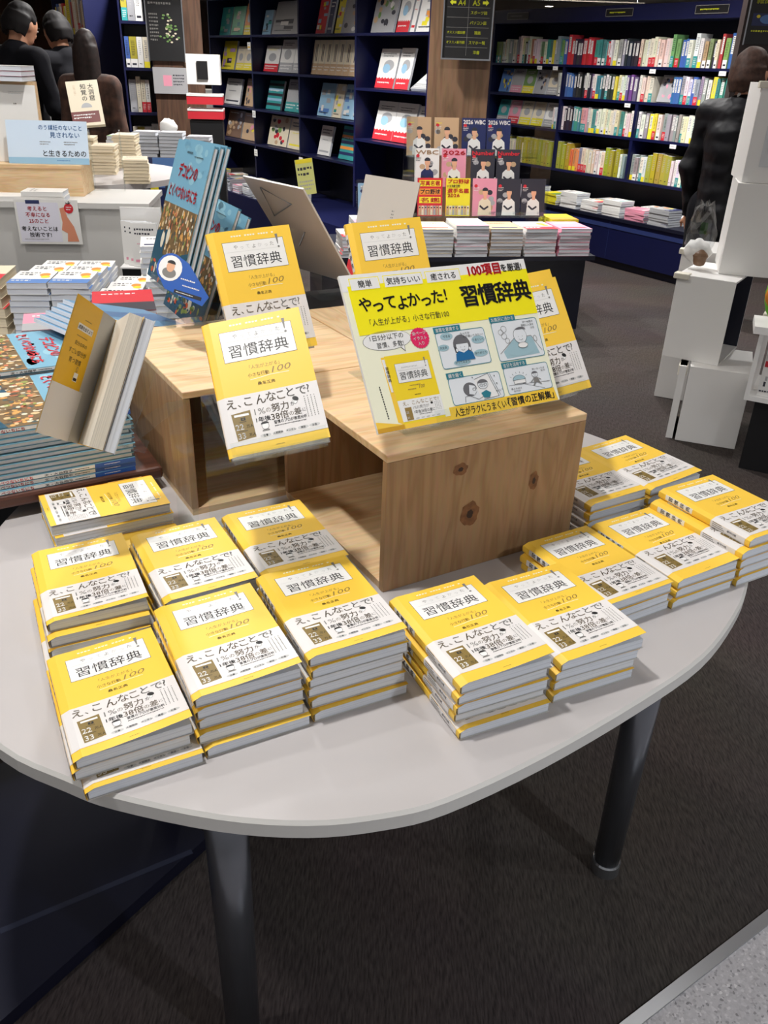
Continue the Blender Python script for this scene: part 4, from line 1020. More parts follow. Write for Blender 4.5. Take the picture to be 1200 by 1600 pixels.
# ------------------------------------------------------------------ walnut pillar with the shop directory
g = MB(); pc = Vector((.395, 6.24, 0)); g.cbox((0, 0, CEIL / 2), (.395, .36, CEIL), wood('walnut_pillar', (132, 100, 74), (112, 84, 60), 'Z', 3, .5), Matrix.Translation(pc) @ Matrix.Rotation(R(-4), 4, 'Z')); structure('pillar', g)
p0 = at_d(727, 92, 6.02)
t = empty('directory_sign', 'black shop directory board with yellow writing on the walnut pillar', 'sign', TR((p0.x, p0.y - .01, p0.z), R(-4)) @ Matrix.Scale(.91, 4))
MB().box((-.165, 0, 0), (.165, .02, .46), BLACK).build('board', t)
g = MB(); g.box((-.172, -.006, -.008), (.172, .0, .002), STEEL); g.box((-.172, -.006, .458), (.172, 0, .468), STEEL); g.box((-.172, -.006, .002), (-.163, 0, .458), STEEL); g.box((.163, -.006, .002), (.172, 0, .458), STEEL); g.build('frame', t)
g = MB(); sh = Sheet(g, flat(.33, .46), .0004); YW = mat('yellow_lettering', (214, 220, 40), .5)
for y in (154, 213, 272, 331, 390): sh.line([(20, y), (310, y)], 2, GRY, 1)
sh.line([(165, 60), (165, 440)], 2, GRY, 1)
sh.poly([(35, 125), (55, 107), (55, 117), (78, 117), (78, 133), (55, 133), (55, 143)], YW, 1); sh.text('A4', 92, 125, 44, YW, 1, .02); sh.text('A5', 190, 125, 44, YW, 1, .02); sh.poly([(300, 125), (280, 107), (280, 117), (257, 117), (257, 133), (280, 133), (280, 143)], YW, 1)
sh.greek(60, 50, 200, 24, YW, 1)
for y, a, b in ((184, '', 'スポーツ誌'), (243, '', 'パソコン誌'), (302, 'オススメ雑誌棚', '雑誌'), (361, 'オススメ新刊棚', 'スマホ一覧'), (420, '', '洋書')):
    if a: sh.text(a, 88, y, 19, YW, 1, .012, 'c', w=124)
    sh.text(b, 236, y, 23, YW, 1, .012, 'c')
g.build('lettering', t)

# ------------------------------------------------------------------ bookcase of spines on the right
RQ = Vector((1.669, 7.054, 0))
def rsM(s, z, out=0.0):
    return Matrix.Translation(RQ - SNOR * .35 + SDIR * s + SNOR * out + Vector((0, 0, z))) @ Matrix.Rotation(SA, 4, 'Z')
t = empty('spine_bookcase', 'wide navy bookcase of book spines with small shelf signs, right of the pillar', 'bookcase', rsM(0, 0))
S0, S1 = -1.98, .80
MB().box((S0, .27, 0), (S1, .29, 1.86), NAVYD).build('back_panel', t)
RZ = (.625, .94, 1.20, 1.445)
for z in RZ: MB().box((S0, 0, z - .02), (S1, .27, z), NAVY).build('shelf', t)
for s, z0, z1 in ((S0, .3, 1.86), (S1, .3, 1.86), (-1.0, .625, 1.425), (-.13, .625, 1.18)): MB().box((s - .014, 0.002, z0), (s + .014, .27, z1), NAVY).build('upright', t)
MB().box((S0 - .02, -.03, 1.755), (S1 + .02, .27, 1.86), NAVY).build('header', t)
MB().box((S0, -.35, .06), (S1 + .06, .27, .36), NAVY).build('stock_drawers', t)
MB().box((S0, -.36, .36), (S1 + .07, .27, .385), NAVYD).build('ledge', t)
MB().box((S0, -.32, 0), (S1 + .03, .27, .06), NAVYD).build('toe_kick', t)
g = MB()
for s in (-1.3, -.6, .1): g.box((s - .002, -.352, .07), (s + .002, -.35, .35), mat('navy_groove', (30, 40, 84), .4))
g.box((S0, -.353, .30), (S1 + .05, -.35, .33), mat('navy_rail', (44, 56, 104), .35)); g.build('drawer_rail', t)
for k, s in enumerate((-1.62, -.42, .45)):
    o = MB().box((s - .14, -.036, 1.785), (s + .14, -.03, 1.835), BLACK).build('shelf_sign', t)
    g = MB(); sh = Sheet(g, lambda x, y, h, s=s: Vector((s - .14 + x / 1000, -.036 - h, 1.835 - y / 1000)), .0004); sh.frame(0, 0, 280, 50, 4, GRY, 1); sh.greek(40, 16, 200, 18, YW if k else GRY, 1); g.build('lettering', o)
def spine_mesh(w, h, d, kind):
    """upright book, spine to -Y; takes the object's own colour"""
    g = MB(); g.box((-w / 2, 0, 0), (w / 2, d, h), OBJC, ms=(OBJC, OBJC, OBJC, PAPER, OBJC, PAPER))
    W, H = w * 1000, h * 1000; sh = Sheet(g, flat(w, h), .0003)
    if kind == 0: sh.greek(W * .25, H * .12, W * .5, H * .5, INK, 1, 9); sh.rect(0, H * .72, W, H * .28, P_('white'), 1); sh.rect(W * .2, H * .86, W * .6, H * .06, P_('dark'), 2)
    elif kind == 1: sh.greek(W * .2, H * .1, W * .6, H * .42, P_('dark'), 1, 7); sh.rect(0, H * .66, W, H * .34, P_('teal'), 1); sh.greek(W * .2, H * .72, W * .6, H * .2, P_('white'), 2, 4)
    elif kind == 2: sh.rect(W * .2, H * .08, W * .6, H * .5, P_('white'), 1); sh.greek(W * .3, H * .1, W * .4, H * .45, INK, 2, 8)
    elif kind == 3: sh.greek(W * .3, H * .14, W * .4, H * .46, INK, 1, 9); sh.rect(0, H * .68, W, H * .32, P_('red'), 1); sh.greek(W * .2, H * .74, W * .6, H * .18, P_('white'), 2, 4)
    elif kind == 4: sh.greek(W * .3, H * .1, W * .4, H * .6, P_('navy'), 1, 10); sh.rect(0, H * .8, W, H * .2, P_('yellow'), 1)
    else: sh.greek(W * .3, H * .1, W * .4, H * .5, P_('grey'), 1, 8); sh.greek(W * .25, H * .84, W * .5, H * .08, INK, 1)
    return g.mesh('spine_book')
SPM = {}
CN = {'white': (228, 226, 222), 'cream': (222, 212, 190), 'olive yellow': (166, 154, 50), 'grey': (150, 150, 154), 'black': (46, 46, 52), 'red': (190, 46, 50), 'blue': (66, 98, 168), 'teal': (70, 140, 140), 'yellow': (232, 214, 60), 'tan': (190, 156, 122), 'green': (120, 150, 90), 'pink': (216, 150, 160), 'orange': (226, 130, 70), 'purple': (112, 84, 140)}
WEI = {3: 'white white white cream cream grey grey yellow blue tan teal black red green'.split(), 2: 'white white white white grey black black blue teal yellow purple cream'.split(),
       1: 'white white white grey cream pink yellow teal red black'.split(), 0: 'olive_yellow olive_yellow olive_yellow olive_yellow olive_yellow white white grey orange cream'.split()}
nth = ['first', 'second', 'third', 'fourth', 'fifth', 'sixth', 'seventh', 'eighth', 'ninth', 'tenth', 'eleventh', 'twelfth', 'thirteenth', 'fourteenth', 'fifteenth', 'sixteenth', 'seventeenth', 'eighteenth', 'nineteenth', 'twentieth']
def ordinal(n):
    if n < 20: return nth[n]
    w = {20: 'twenty', 30: 'thirty', 40: 'forty', 50: 'fifty', 60: 'sixty', 70: 'seventy', 80: 'eighty'}[(n + 1) // 10 * 10]
    return w + '-' + nth[(n + 1) % 10 - 1] if (n + 1) % 10 else w[:-1] + 'ieth'
r5 = random.Random(21)
for row in (0, 1, 2, 3):
    s = S0 + .03; n = 0; prev = None; cnts = {}
    skips = {1: ((-2, -1.09),), 2: ((-2, -1.09), (-.035, .17)), 3: (), 0: ()}[row]
    while s < S1 - .05:
        sk = [q for q in skips if q[0] <= s < q[1]]
        if sk: s = sk[0][1]; continue
        bump = [u for u, a, b in ((-1.0, 1, 1), (-.13, 1, 1)) if row < 3 and not (u == -.13 and row == 2) and abs(s + .018 - u) < .034]
        if bump: s = bump[0] + .018; continue
        cn = r5.choice(WEI[row]).replace('_', ' ')
        if prev and r5.random() < .45: cn = prev
        prev = cn; w = r5.choice((.024, .030, .036)) if cn != 'olive yellow' else .044
        kind = 2 if cn in ('black', 'blue', 'red', 'purple') else (5 if cn == 'olive yellow' else r5.choice((0, 1, 2, 3, 4, 5)))
        h = r5.choice((.17, .18, .185, .19)) + (.03 if cn == 'olive yellow' or row == 3 and r5.random() < .12 else 0)
        key = (w, round(h, 3), kind)
        if key not in SPM: SPM[key] = spine_mesh(w, h, .13, kind)
        hp = tuple(min(255, max(0, c + r5.uniform(-14, 14))) for c in CN[cn])
        o = thing_mesh('spine_book', SPM[key], rsM(s + w / 2, RZ[row] + .0005, -.02 + r5.uniform(-.012, .006)),
                       '%s spine, %s from the left, %s shelf of the spine bookcase' % (cn, ordinal(n), ('lowest', 'second lowest', 'second highest', 'top')[row]), 'book', 'spine-out books on the right bookcase', hp)
        s += w + r5.choice((.001, .002, .012)); n += 1
def W4(row, s, w, h, base, style, acc, what, seed):
    me = cover(w, h, .02, base, style, seed, acc)
    thing_mesh('display_book', me, rsM(s, RZ[row] + .007, -.03) @ Matrix.Translation((0, .03, 0)) @ Matrix.Rotation(R(-14), 4, 'X'), '%s face out on the %s shelf of the spine bookcase' % (what, ('lowest', 'second lowest', 'second highest', 'top')[row]), 'book', 'covers on the spine bookcase')
for k, (bs, ac, wh) in enumerate((('blue', ('yellow', 'dark'), 'blue and yellow cover'), ('grey', ('pink', 'dark'), 'shiny cover with pink foot'), ('green', ('yellow', 'white'), 'green cover'), ('grey', ('navy', 'dark'), 'grey cover with an animal'), ('cream', ('grey', 'dark'), 'pale cover'))):
    W4(2, -1.84 + k * .165, .15, .20, bs, 'photo' if k in (0, 3) else 'band', ac, wh, 60 + k)
for k, (bs, ac, wh) in enumerate((('teal', ('grey', 'dark'), 'teal grey cover'), ('pink', ('red', 'white'), 'pink cover'), ('cream', ('yellow', 'dark'), 'cream cover with yellow foot'), ('cream', ('yellow', 'tan'), 'tan cover'), ('white', ('grey', 'dark'), 'white cover'))):
    W4(1, -1.84 + k * .165, .15, .20, bs, 'band', ac, wh, 70 + k)
W4(2, .085, .16, .19, 'grey', 'photo', ('pink', 'blue'), 'grey photo cover among spines', 80)
k = 0
for s in (-1.85, -1.6, -1.36, -1.12, -.88, -.64, -.40, -.16, .08, .32, .56):
    for d in (0, 1):
        n = 3 + (k * 7) % 4 + d
        stack(mags[(0, 3, 5, 0, 4, 3, 0, 1, 3, 5, 0, 2)[k % 12]], n, .017, rsM(s, .3855, .09 + d * .175) @ Matrix.Rotation(R(rnd.uniform(-3, 3)) + (math.pi / 2 if d else math.pi / 2), 4, 'Z'), 'flat paperback', '%s %s pile on the spine bookcase ledge' % (nth[k // 2], ('back', 'front')[d]), 'piles on the spine bookcase ledge')
        k += 1
for k, (s, z) in enumerate(((-1.3, 1.425), (-1.1, 1.425), (-.02, 1.425), (.62, 1.425), (-.22, 1.18), (.3, .92))):
    g = MB(); g.box((-.03, -.003, -.025), (.03, 0, .004), TAGM); sh = Sheet(g, lambda x, y, h: Vector((x / 1000 - .03, -.003 - h, .004 - y / 1000)), .0004); sh.greek(8, 10, 44, 8, GRY, 1)
    tagged(g.build('shelf_label', None, rsM(s, z - .001, .003)), 'white shelf label %s on the spine bookcase' % ('at the left of the top shelf', 'right of the first top shelf label', 'at the middle of the top shelf', 'at the right of the top shelf', 'on the second shelf edge', 'on the third shelf edge')[k], 'label', 'shelf labels')

dp = at_d(1190, 60, 5.75)
g = MB(); g.cbox((0, 0, 1.05), (.22, .16, 2.1), mat('dark_walnut', (52, 40, 38), .5), Matrix.Translation((dp.x + .02, dp.y + .10, 0)) @ Matrix.Rotation(R(-10), 4, 'Z')); tagged(g.build('display_post'), 'dark wood post at the right end of the spine bookcase', 'post')
t = empty('directory_sign', 'black sign with yellow writing and blue picture right of the spine bookcase', 'sign', TR((dp.x, dp.y, dp.z - .03), R(-10)))
MB().box((-.09, 0, 0), (.12, .012, .26), BLACK).build('board', t)
g = MB(); g.box((-.096, -.004, -.004), (-.09, .012, .264), STEEL); g.build('frame', t)
g = MB(); sh = Sheet(g, lambda x, y, h: Vector((x / 1000 - .09, -h, .26 - y / 1000)), .0004); sh.text('雑誌', 25, 45, 42, YW, 1, .015); sh.rect(20, 110, 170, 60, P_('navy'), 1); sh.ell(100, 138, 40, 22, P_('blue'), 2); sh.ell(50, 125, 10, 8, P_('yellow'), 2); sh.greek(25, 185, 150, 24, YW, 1); g.build('printed_face', t)

# ------------------------------------------------------------------ magazine table with the clear three tier rack
MQ = Vector((1.085, 4.985, 0)); MA = R(12)
def mtM(a, b, z): # a to the left of the front right corner, b back
    return Matrix.Translation(MQ + Vector((-math.cos(MA) * a - math.sin(MA) * b, -math.sin(MA) * a + math.cos(MA) * b, z))) @ Matrix.Rotation(MA, 4, 'Z')
t = empty('magazine_table', 'low navy table stacked with magazines under a clear rack', 'table', mtM(0, 0, 0))
MB().box((-1.60, -.0, .425), (.10, .72, .45), NAVYD).build('table_top', t)
MB().box((-1.50, .06, 0), (.07, .66, .425), NAVYD).build('base_cabinet', t)
mg = [lying_block(.19, .25, .019, b, a, i, st) for i, (b, a, st) in enumerate((('pink', ('red', 'white'), 0), ('white', ('red', 'navy'), 1), ('tan', ('navy', 'red'), 0), ('white', ('pink', 'dark'), 2), ('cream', ('red', 'dark'), 0), ('yellow', ('red', 'dark'), 2)))]
for k, (a, n) in enumerate(((.02, 8), (.225, 8), (.43, 8), (.635, 9), (.84, 8), (1.06, 7), (1.28, 6))):
    stack(mg[5 if k == 9 else k % 5], n, .019, mtM(a + .02, .125, .4505), 'magazine', 'magazine table pile, %s from its right' % nth[k], 'magazine piles on the low table', name='magazine')
yb = lying_block(.17, .21, .02, 'yellow', ('orange', 'dark'), 3, 2, P_('yellow'))
stack(yb, 8, .02, mtM(-.0, .38, .4505), 'yellow paperback', 'yellow pile at the right end of the magazine table', 'yellow pile')
rk = empty('magazine_rack', 'clear three tier rack full of baseball magazines on the low table', 'rack', mtM(.46, .36, .45))
for k, (y, z) in enumerate(((.0, .16), (.115, .31), (.23, .47))):
    MB().box((-.46, y - .012, z - .004), (.36, y + .078, z), ACR).build('shelf', rk)
    MB().box((-.46, y + .074, z), (.36, y + .078, z + .21), ACR).build('back_plate', rk)
    MB().box((-.46, y - .015, z - .004), (.36, y - .012, z + .03), ACR).build('lip', rk)
for x in (-.463, .36): MB().box((x, -.015, 0), (x + .003, .32, .69), ACR).build('side_plate', rk)
def X1(sh, w, h):
    sh.greek(w * .05, h * .12, w * .3, h * .06, P_('yellow'), 9)
def X2(sh, w, h):
    for i, s in enumerate(('プロ野球', '12球団', '選手名鑑', '2026')): sh.text(s, w * .06, h * (.12 + .17 * i), h * (.17 if i != 1 else .1), P_('red') if i != 1 else P_('dark'), 12, .03, 'l', w=w * (.88 if i in (0, 2) else .5))
def list_cover(seed, base):
    g = MB(); b = P_(base); g.box((-.074, 0, 0), (.074, .014, .21), b, ms=(P_('red'), PAPER, None, b, PAPER, PAPER)); sh = Sheet(g, flat(.148, .21), .0003)
    for i in range(8): sh.rect(4 + i * 18, 152, 15, 52, P_(('tan', 'cream', 'grey')[i % 3]), 1); sh.ell(11 + i * 18, 168, 5, 7, SKINP, 2, 10); sh.ell(11 + i * 18, 163, 5, 4, P_('dark'), 3, 8)
    return g, sh
g1, sh = list_cover(1, 'red'); 
for i, s in enumerate(('写真名鑑', 'プロ野球', '名鑑')): sh.rect(8, 12 + i * 46, 130, 34, P_('yellow' if i != 1 else 'orange'), 2); sh.text(s, 74, 29 + i * 46, 28, P_('red' if i != 1 else 'dark'), 4, .03, 'c', w=118)
photo_list = g1.mesh('cover')
g2, sh = list_cover(2, 'yellow'); X2(sh, 148, 150); team_list = g2.mesh('cover')
wbcA = player_cover(.148, .21, .008, 'tan', '', 'white', 'white', 1, X1)
wbcB = player_cover(.148, .21, .008, 'navy', '2026 WBC', 'white', 'white', 2)
wbcC = player_cover(.148, .21, .008, 'white', 'WBC', 'tan', 'navy', 3)
wbcD = player_cover(.148, .21, .008, 'pink', '2026', 'red', 'white', 4)
numb = player_cover(.148, .21, .008, 'dark', 'Number', 'red', 'white', 5)
pinkm = player_cover(.148, .21, .008, 'pink', '', 'white', 'cream', 6)
slug = player_cover(.148, .21, .008, 'dark', '', 'white', 'white', 7)
rows = [(2, [(wbcA, -.385, 'tan magazine with a player, leftmost of the top tier'), (wbcA, -.215, 'tan magazine with a player, second of the top tier'), (wbcB, -.045, 'navy WBC magazine, third of the top tier'), (wbcB, .11, 'navy WBC magazine, rightmost of the top tier')]),
        (1, [(wbcC, -.355, 'white WBC magazine, leftmost of the middle tier'), (wbcD, -.19, 'pink 2026 magazine, second of the middle tier'), (numb, -.01, 'black magazine with red title, third of the middle tier'), (numb, .15, 'black magazine with red title, rightmost of the middle tier')]),
        (0, [(photo_list, -.355, 'red and yellow player list, leftmost of the bottom tier'), (team_list, -.185, 'yellow 2026 player list, second of the bottom tier'), (pinkm, -.02, 'pink magazine with four players, third of the bottom tier'), (slug, .13, 'dark magazine with a white player, fourth of the bottom tier'), (slug, .285, 'dark magazine with a white player, rightmost of the bottom tier')])]
for tier, items in rows:
    y, z = ((.0, .16), (.115, .31), (.23, .47))[tier]
    for me, x, lab in items:
        thing_mesh('magazine', me, mtM(.46, .36, .45) @ Matrix.Translation((x, y + .012, z + .0035)) @ Matrix.Rotation(R(-9), 4, 'X'), lab + ' of the clear rack', 'magazine', 'magazines in the clear rack')
# things left of the rack
t = empty('bagged_book', 'blue book in a clear bag on a small easel left of the magazine rack', 'book', mtM(1.16, .42, .60) @ Matrix.Rotation(R(-4), 4, 'Z') @ Matrix.Rotation(R(-18), 4, 'X'))
bm = cover(.15, .19, .02, 'sky', 'photo', 91, ('navy', 'grey')); shared('cover', bm, t)
MB().box((-.085, -.006, -.005), (.085, .028, .21), FILM).build('clear_bag', t)
stack(mg[3], 7, .019, mtM(1.17, .48, .4505), 'magazine', 'pile under the bagged blue book', 'magazine piles on the low table', name='magazine')
t = empty('pop_card', 'yellow green handwritten card on a clear stick left of the bagged book', 'card', mtM(1.52, .4, .627) @ Matrix.Rotation(R(-8), 4, 'Y'))
g = MB(); g.box((-.05, 0, .10), (.05, .002, .29), mat('lime_card', (206, 210, 130), .5)); sh = Sheet(g, lambda x, y, h: Vector((x / 1000 - .05, -h, .29 - y / 1000)), .0004); sh.rect(4, 0, 92, 22, P_('yellow'), 1); sh.greek(10, 36, 80, 60, P_('dark'), 1, 2); sh.greek(10, 110, 80, 60, P_('grey'), 1, 3); g.build('card', t)
MB().tube([(0, .004, -.169), (0, .004, .30)], .004, ACR, 8).build('stick', t)
g = MB(); g.box((-.06, -.05, -.17), (.06, .06, -.16), ACR); g.build('foot', t)
t = empty('paper_bag', 'tall tan paper bag with white label left of the lime card', 'bag', mtM(1.62, .34, .4505))
g = MB(); g.prism([(-.06, 0), (.06, 0), (.05, .06), (-.05, .06)], 0, .24, mat('tan_bag', (196, 172, 138), .6)); sh = Sheet(g, flat(.12, .24), .0004); sh.rect(15, 20, 90, 110, P_('white'), 1); sh.greek(22, 34, 76, 70, P_('grey'), 2, 4); sh.rect(10, 170, 100, 40, P_('red'), 1); g.build('body', t)
g = MB(); g.tube([(-.03, .03, .24), (-.025, .03, .30), (.025, .03, .30), (.03, .03, .24)], .003, P_('cream'), 6); g.build('handle', t)

# ------------------------------------------------------------------ stacked white boxes on the right
WB = mat('white_panel_board', (238, 236, 233), .5)
CLIP = mat('cream_clip', (226, 220, 204), .5)
def shop_box(label, p, yaw, w, h, d, open_right=False):
    t = empty('display_box', label, 'box', TR(p, yaw), 'white display boxes')
    k = .008
    MB().box((0, 0, 0), (w, k, h), WB).build('front_panel', t, bevel=.0015)
    MB().box((0, k, 0), (k, d, h), WB).build('left_panel', t)
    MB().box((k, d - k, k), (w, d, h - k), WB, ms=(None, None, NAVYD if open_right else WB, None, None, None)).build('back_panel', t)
    MB().box((k, k, 0), (w, d, k), WB).build('bottom_panel', t)
    MB().box((k, k, h - k), (w, d, h), WB).build('top_panel', t)
    if not open_right: MB().box((w - k, k, k), (w, d - k, h - k), WB).build('right_panel', t)
    return t
def clips(t, pts):
    for x, y, z in pts: MB().box((x - .012, y - .012, z - .018), (x + .05, y + .03, z + .006), CLIP).build('corner_clip', t, bevel=.004)
lo = shop_box('lowest white box of the stack, standing on the carpet', (1.252, 3.35, 0), R(-20.1), .245, .332, .34)
MB().box((-.04, .012, 0), (-.012, .30, .325), WB).build('side_flap', lo)
MB().box((-.045, .02, .28), (-.008, .10, .325), CLIP).build('corner_clip', lo, bevel=.004)
b2 = shop_box('second white box of the stack, jutting out to the left, open on its right', (1.171, 3.488, .3325), R(-32.8), .235, .345, .33, True); clips(b2, ((.0, .0, .345),))
b3 = shop_box('third white box of the stack, set back to the right', (1.347, 3.513, .678), R(-16), .34, .352, .30)
b4 = shop_box('tall white box at the top of the stack with a clear pocket', (1.365, 3.53, 1.0305), R(-12), .36, .35, .30); clips(b4, ((.0, .0, .35),))
g = MB(); g.box((.05, -.006, .06), (.30, -.003, .30), FILM); sh = Sheet(g, lambda x, y, h: Vector((.05 + x / 1000, -.0066 - h, .30 - y / 1000)), .0004); sh.greek(60, 30, 120, 10, PALE, 1, 2); sh.frame(20, 60, 90, 130, 3, PALE, 1, 12); g.build('leaflet_pocket', b4)
b5 = shop_box('uppermost white box above the pocket box', (1.475, 3.58, 1.3815), R(-10), .34, .30, .28); clips(b5, ((.0, .0, .0+.018),))
b6 = shop_box('white box behind the second one, partly hidden', (1.31, 3.90, .0), R(-24), .30, .70, .30)
clips(b6, ((.0, .0, .70),))
t = empty('wrapped_goods', 'crumpled clear bag with white and orange goods on the second box', 'bag', TR((1.25, 3.60, .679), R(-30)))
r8 = random.Random(8)
g = MB(); g.ball((.02, .02, .145), (.06, .05, .12), FILM, 12, 8, lambda p: 1 + .16 * math.sin(9 * p.x + 5 * p.z) * math.cos(8 * p.y)); g.build('clear_bag', t)
g = MB(); g.ball((.02, .02, .068), (.055, .045, .05), P_('white'), 18, 12, lambda p: 1 + .10 * math.sin(6 * p.x + 2) * math.cos(7 * p.z)); g.build('white_goods', t, smooth=True)
g = MB(); g.ball((.04, -.015, .052), (.03, .02, .035), P_('brown'), 14, 9, lambda p: 1 + .1 * math.sin(6 * p.z)); g.build('orange_goods', t)
# shelf of packaged goods at the right edge
gp = at_d(1172, 600, 3.35)
t = empty('goods_shelf', 'white framed shelf with packaged goods at the right edge', 'shelf', TR((gp.x, gp.y, 0), R(-28)))
MB().box((-.01, 0, .30), (.42, .30, .318), WB).build('shelf', t); MB().box((-.01, 0, .318), (.006, .30, .62), WB).build('left_post', t)
MB().box((-.015, -.004, .60), (.03, .06, .635), CLIP).build('corner_clip', t, bevel=.004)
MB().box((.03, .05, 0), (.40, .28, .30), BLACK).build('base_cabinet', t)
gy = TR((gp.x, gp.y, 0), R(-28))
for k, (x, z, w, h, bs, ac, lab) in enumerate(((.03, .319, .05, .20, 'white', ('red', 'dark'), 'white and red goods pack on the right edge shelf'), (.10, .319, .09, .10, 'white', ('grey', 'dark'), 'white ticket card on the right edge shelf'), (.11, .42, .09, .12, 'red', ('orange', 'white'), 'red goods pack hanging on the right edge shelf'))):
    thing_mesh('goods_pack', cover(w, h, .01, bs, 'blocks', 40 + k, ac), gy @ Matrix.Translation((x + w / 2, .02 + .02 * k, z)), lab, 'package', 'packs on the right edge shelf')
cp = at_d(1192, 445, 3.1)
t = empty('gift_pouch', 'bright green, pink and orange pouch at the right edge above the goods shelf', 'pouch', TR((cp.x + .10, cp.y + .02, .645), R(-20)))
g = MB(); g.ball((0, 0, .11), (.07, .03, .11), mat('pouch_0', (120, 200, 60), .35), 16, 10)
for i, (c, x, z, r_) in enumerate((((240, 150, 50), -.02, .10, .05), ((230, 60, 120), .01, .16, .045), ((240, 190, 60), .03, .07, .04))):
    g.ball((x, -.012, z), (r_, .022, r_), mat('pouch_%d' % (i + 1), c, .35), 12, 8)
g.build('body', t, smooth=True)
MB().box((-.08, -.05, -.027), (.12, .12, -.002), WB).build('tray', t)

# ------------------------------------------------------------------ people
SKIN = mat('skin', (196, 142, 112), .55)
HAIRB = mat('black_hair', (20, 17, 18), .7, spec=.25)
HAIRBR = mat('brown_black_hair', (62, 42, 34), .65, spec=.3, noise=.35, nscale=60)
def fused(g, name, parent, voxel, smooth=6):
    o = g.build(name, parent, smooth=True)
    m = o.modifiers.new('fuse', 'REMESH'); m.mode = 'VOXEL'; m.voxel_size = voxel; m.use_smooth_shade = True
    k = o.modifiers.new('soften', 'SMOOTH'); k.iterations = smooth; k.factor = .5
    return o
def limb(g, pts, rad, m):
    g.tube(pts, rad, m, 12)
    for p, r in zip(pts, rad): g.ball(p, r, m, 12, 8)
def person(label, p, yaw, h, arms, cloth, legs, hair, long_hair=False, bend=0.0, bag=False, pattern=None, slim=1.0):
    """standing figure facing local -Y; arms: {'l': (elbow, wrist, curl direction)}"""
    k = h / 1.70
    t = empty('person', label, 'person', TR((p[0], p[1], 0), yaw) @ Matrix.Diagonal((k * slim, k * slim, k, 1)))
    g = MB(); V = Vector
    limb(g, [V((0, 0, .93)), V((0, .005, 1.1)), V((0, .012, 1.28)), V((0, .01, 1.40))], [.125, .115, .13, .10], SKIN)
    for s in (-1, 1):
        limb(g, [V((0, .01, 1.38)), V((.17 * s, .012, 1.395))], [.09, .062], SKIN)
        limb(g, [V((.085 * s, 0, .92)), V((.095 * s, -.012, .5)), V((.095 * s, .02, .09))], [.092, .06, .042], SKIN)
        limb(g, [V((.095 * s, .03, .045)), V((.11 * s, -.14, .035))], [.042, .034], SKIN)
        e, w, d = arms['l' if s > 0 else 'r']; e, w, d = V(e), V(w), V(d).normalized()
        limb(g, [V((.175 * s, .012, 1.39)), e, w], [.055, .042, .028], SKIN)
        side = d.cross(V((0, 0, 1)))
        if side.length < .3: side = d.cross(V((0, 1, 0)))
        side.normalize(); nrm = side.cross(d)
        g.cbox((0, 0, 0), (.078, .09, .026), SKIN, Matrix.Translation(w + d * .05) @ Matrix((side, d, nrm)).transposed().to_4x4())
        for f in range(4):
            b = w + d * .09 + side * (f - 1.5) * .02; L = (.062, .074, .07, .054)[f]
            limb(g, [b, b + d * L * .5 - nrm * .008, b + d * L * .85 - nrm * .03], [.0095, .009, .0075], SKIN)
        b = w + d * .03 + side * .038
        limb(g, [b, b + side * .025 + d * .03, b + side * .03 + d * .06 - nrm * .01], [.012, .0105, .009], SKIN)
    hc = V((0, -.02 - bend * .06, 1.60 - bend * .015))
    RM = Matrix.Translation(hc) @ Matrix.Rotation(bend * .6, 4, 'X')
    limb(g, [V((0, .015, 1.42)), RM @ V((0, .02, -.05))], [.058, .052], SKIN)
    def head_pt(q): return RM @ V(q)
    hd = MB(); hd.ball((0, 0, 0), (.075, .092, .105), SKIN, 20, 14); hd.ball((0, -.035, -.055), (.055, .055, .055), SKIN, 14, 10)
    hd.ball((0, -.098, -.018), (.012, .016, .02), SKIN, 8, 6); hd.ball((0, -.082, -.062), (.024, .012, .01), SKIN, 10, 6)
    for s in (-1, 1): hd.ball((.077 * s, .006, -.012), (.012, .02, .032), SKIN, 10, 8)
    g.raw([head_pt(v) for v in hd.v], hd.f, SKIN)
    fused(g, 'body', t, .009, 4)
    e = MB()
    for s in (-1, 1):
        e.ball(head_pt((.03 * s, -.084, .005)), (.011, .007, .006), P_('white'), 10, 6); e.ball(head_pt((.03 * s, -.0895, .005)), .0045, INK, 8, 6)
        e.ball(head_pt((.03 * s, -.086, .026)), (.017, .006, .003), HAIRB, 8, 5)
    e.ball(head_pt((0, -.093, -.062)), (.02, .004, .004), mat('lip', (160, 86, 80), .5), 8, 5)
    e.build('face', t)
    c = MB(); off = .022
    limb(c, [V((0, 0, .86)), V((0, .005, 1.1)), V((0, .012, 1.28)), V((0, .012, 1.41))], [.155, .14, .155, .105], cloth)
    for s in (-1, 1):
        limb(c, [V((0, .01, 1.39)), V((.175 * s, .012, 1.395))], [.095, .08], cloth)
        el, w, d = arms['l' if s > 0 else 'r']
        limb(c, [V((.175 * s, .012, 1.39)), V(el), V(el).lerp(V(w), .92 if not arms.get('short') else .15)], [.078, .064, .045], cloth)
        if pattern: limb(c, [V((.08 * s, 0, .9)), V((.10 * s, 0, .45))], [.14, .16], cloth)
    oc = fused(c, 'jacket', t, .012, 8)
    if bag:
        tx = D.textures.get('quilting') or D.textures.new('quilting', 'CLOUDS'); tx.noise_scale = .12
        dm = oc.modifiers.new('quilting', 'DISPLACE'); dm.texture = tx; dm.strength = .02; dm.mid_level = .35
    c = MB()
    for s in (-1, 1):
        limb(c, [V((.085 * s, 0, .93)), V((.095 * s, -.012, .5)), V((.095 * s, .02, .10))], [.115, .082, .068], legs)
    fused(c, 'trousers', t, .012, 6)
    c = MB()
    for s in (-1, 1): limb(c, [V((.095 * s, .04, .05)), V((.11 * s, -.15, .042))], [.05, .042], BLACK)
    fused(c, 'shoes', t, .01, 4)
    hh = MB()
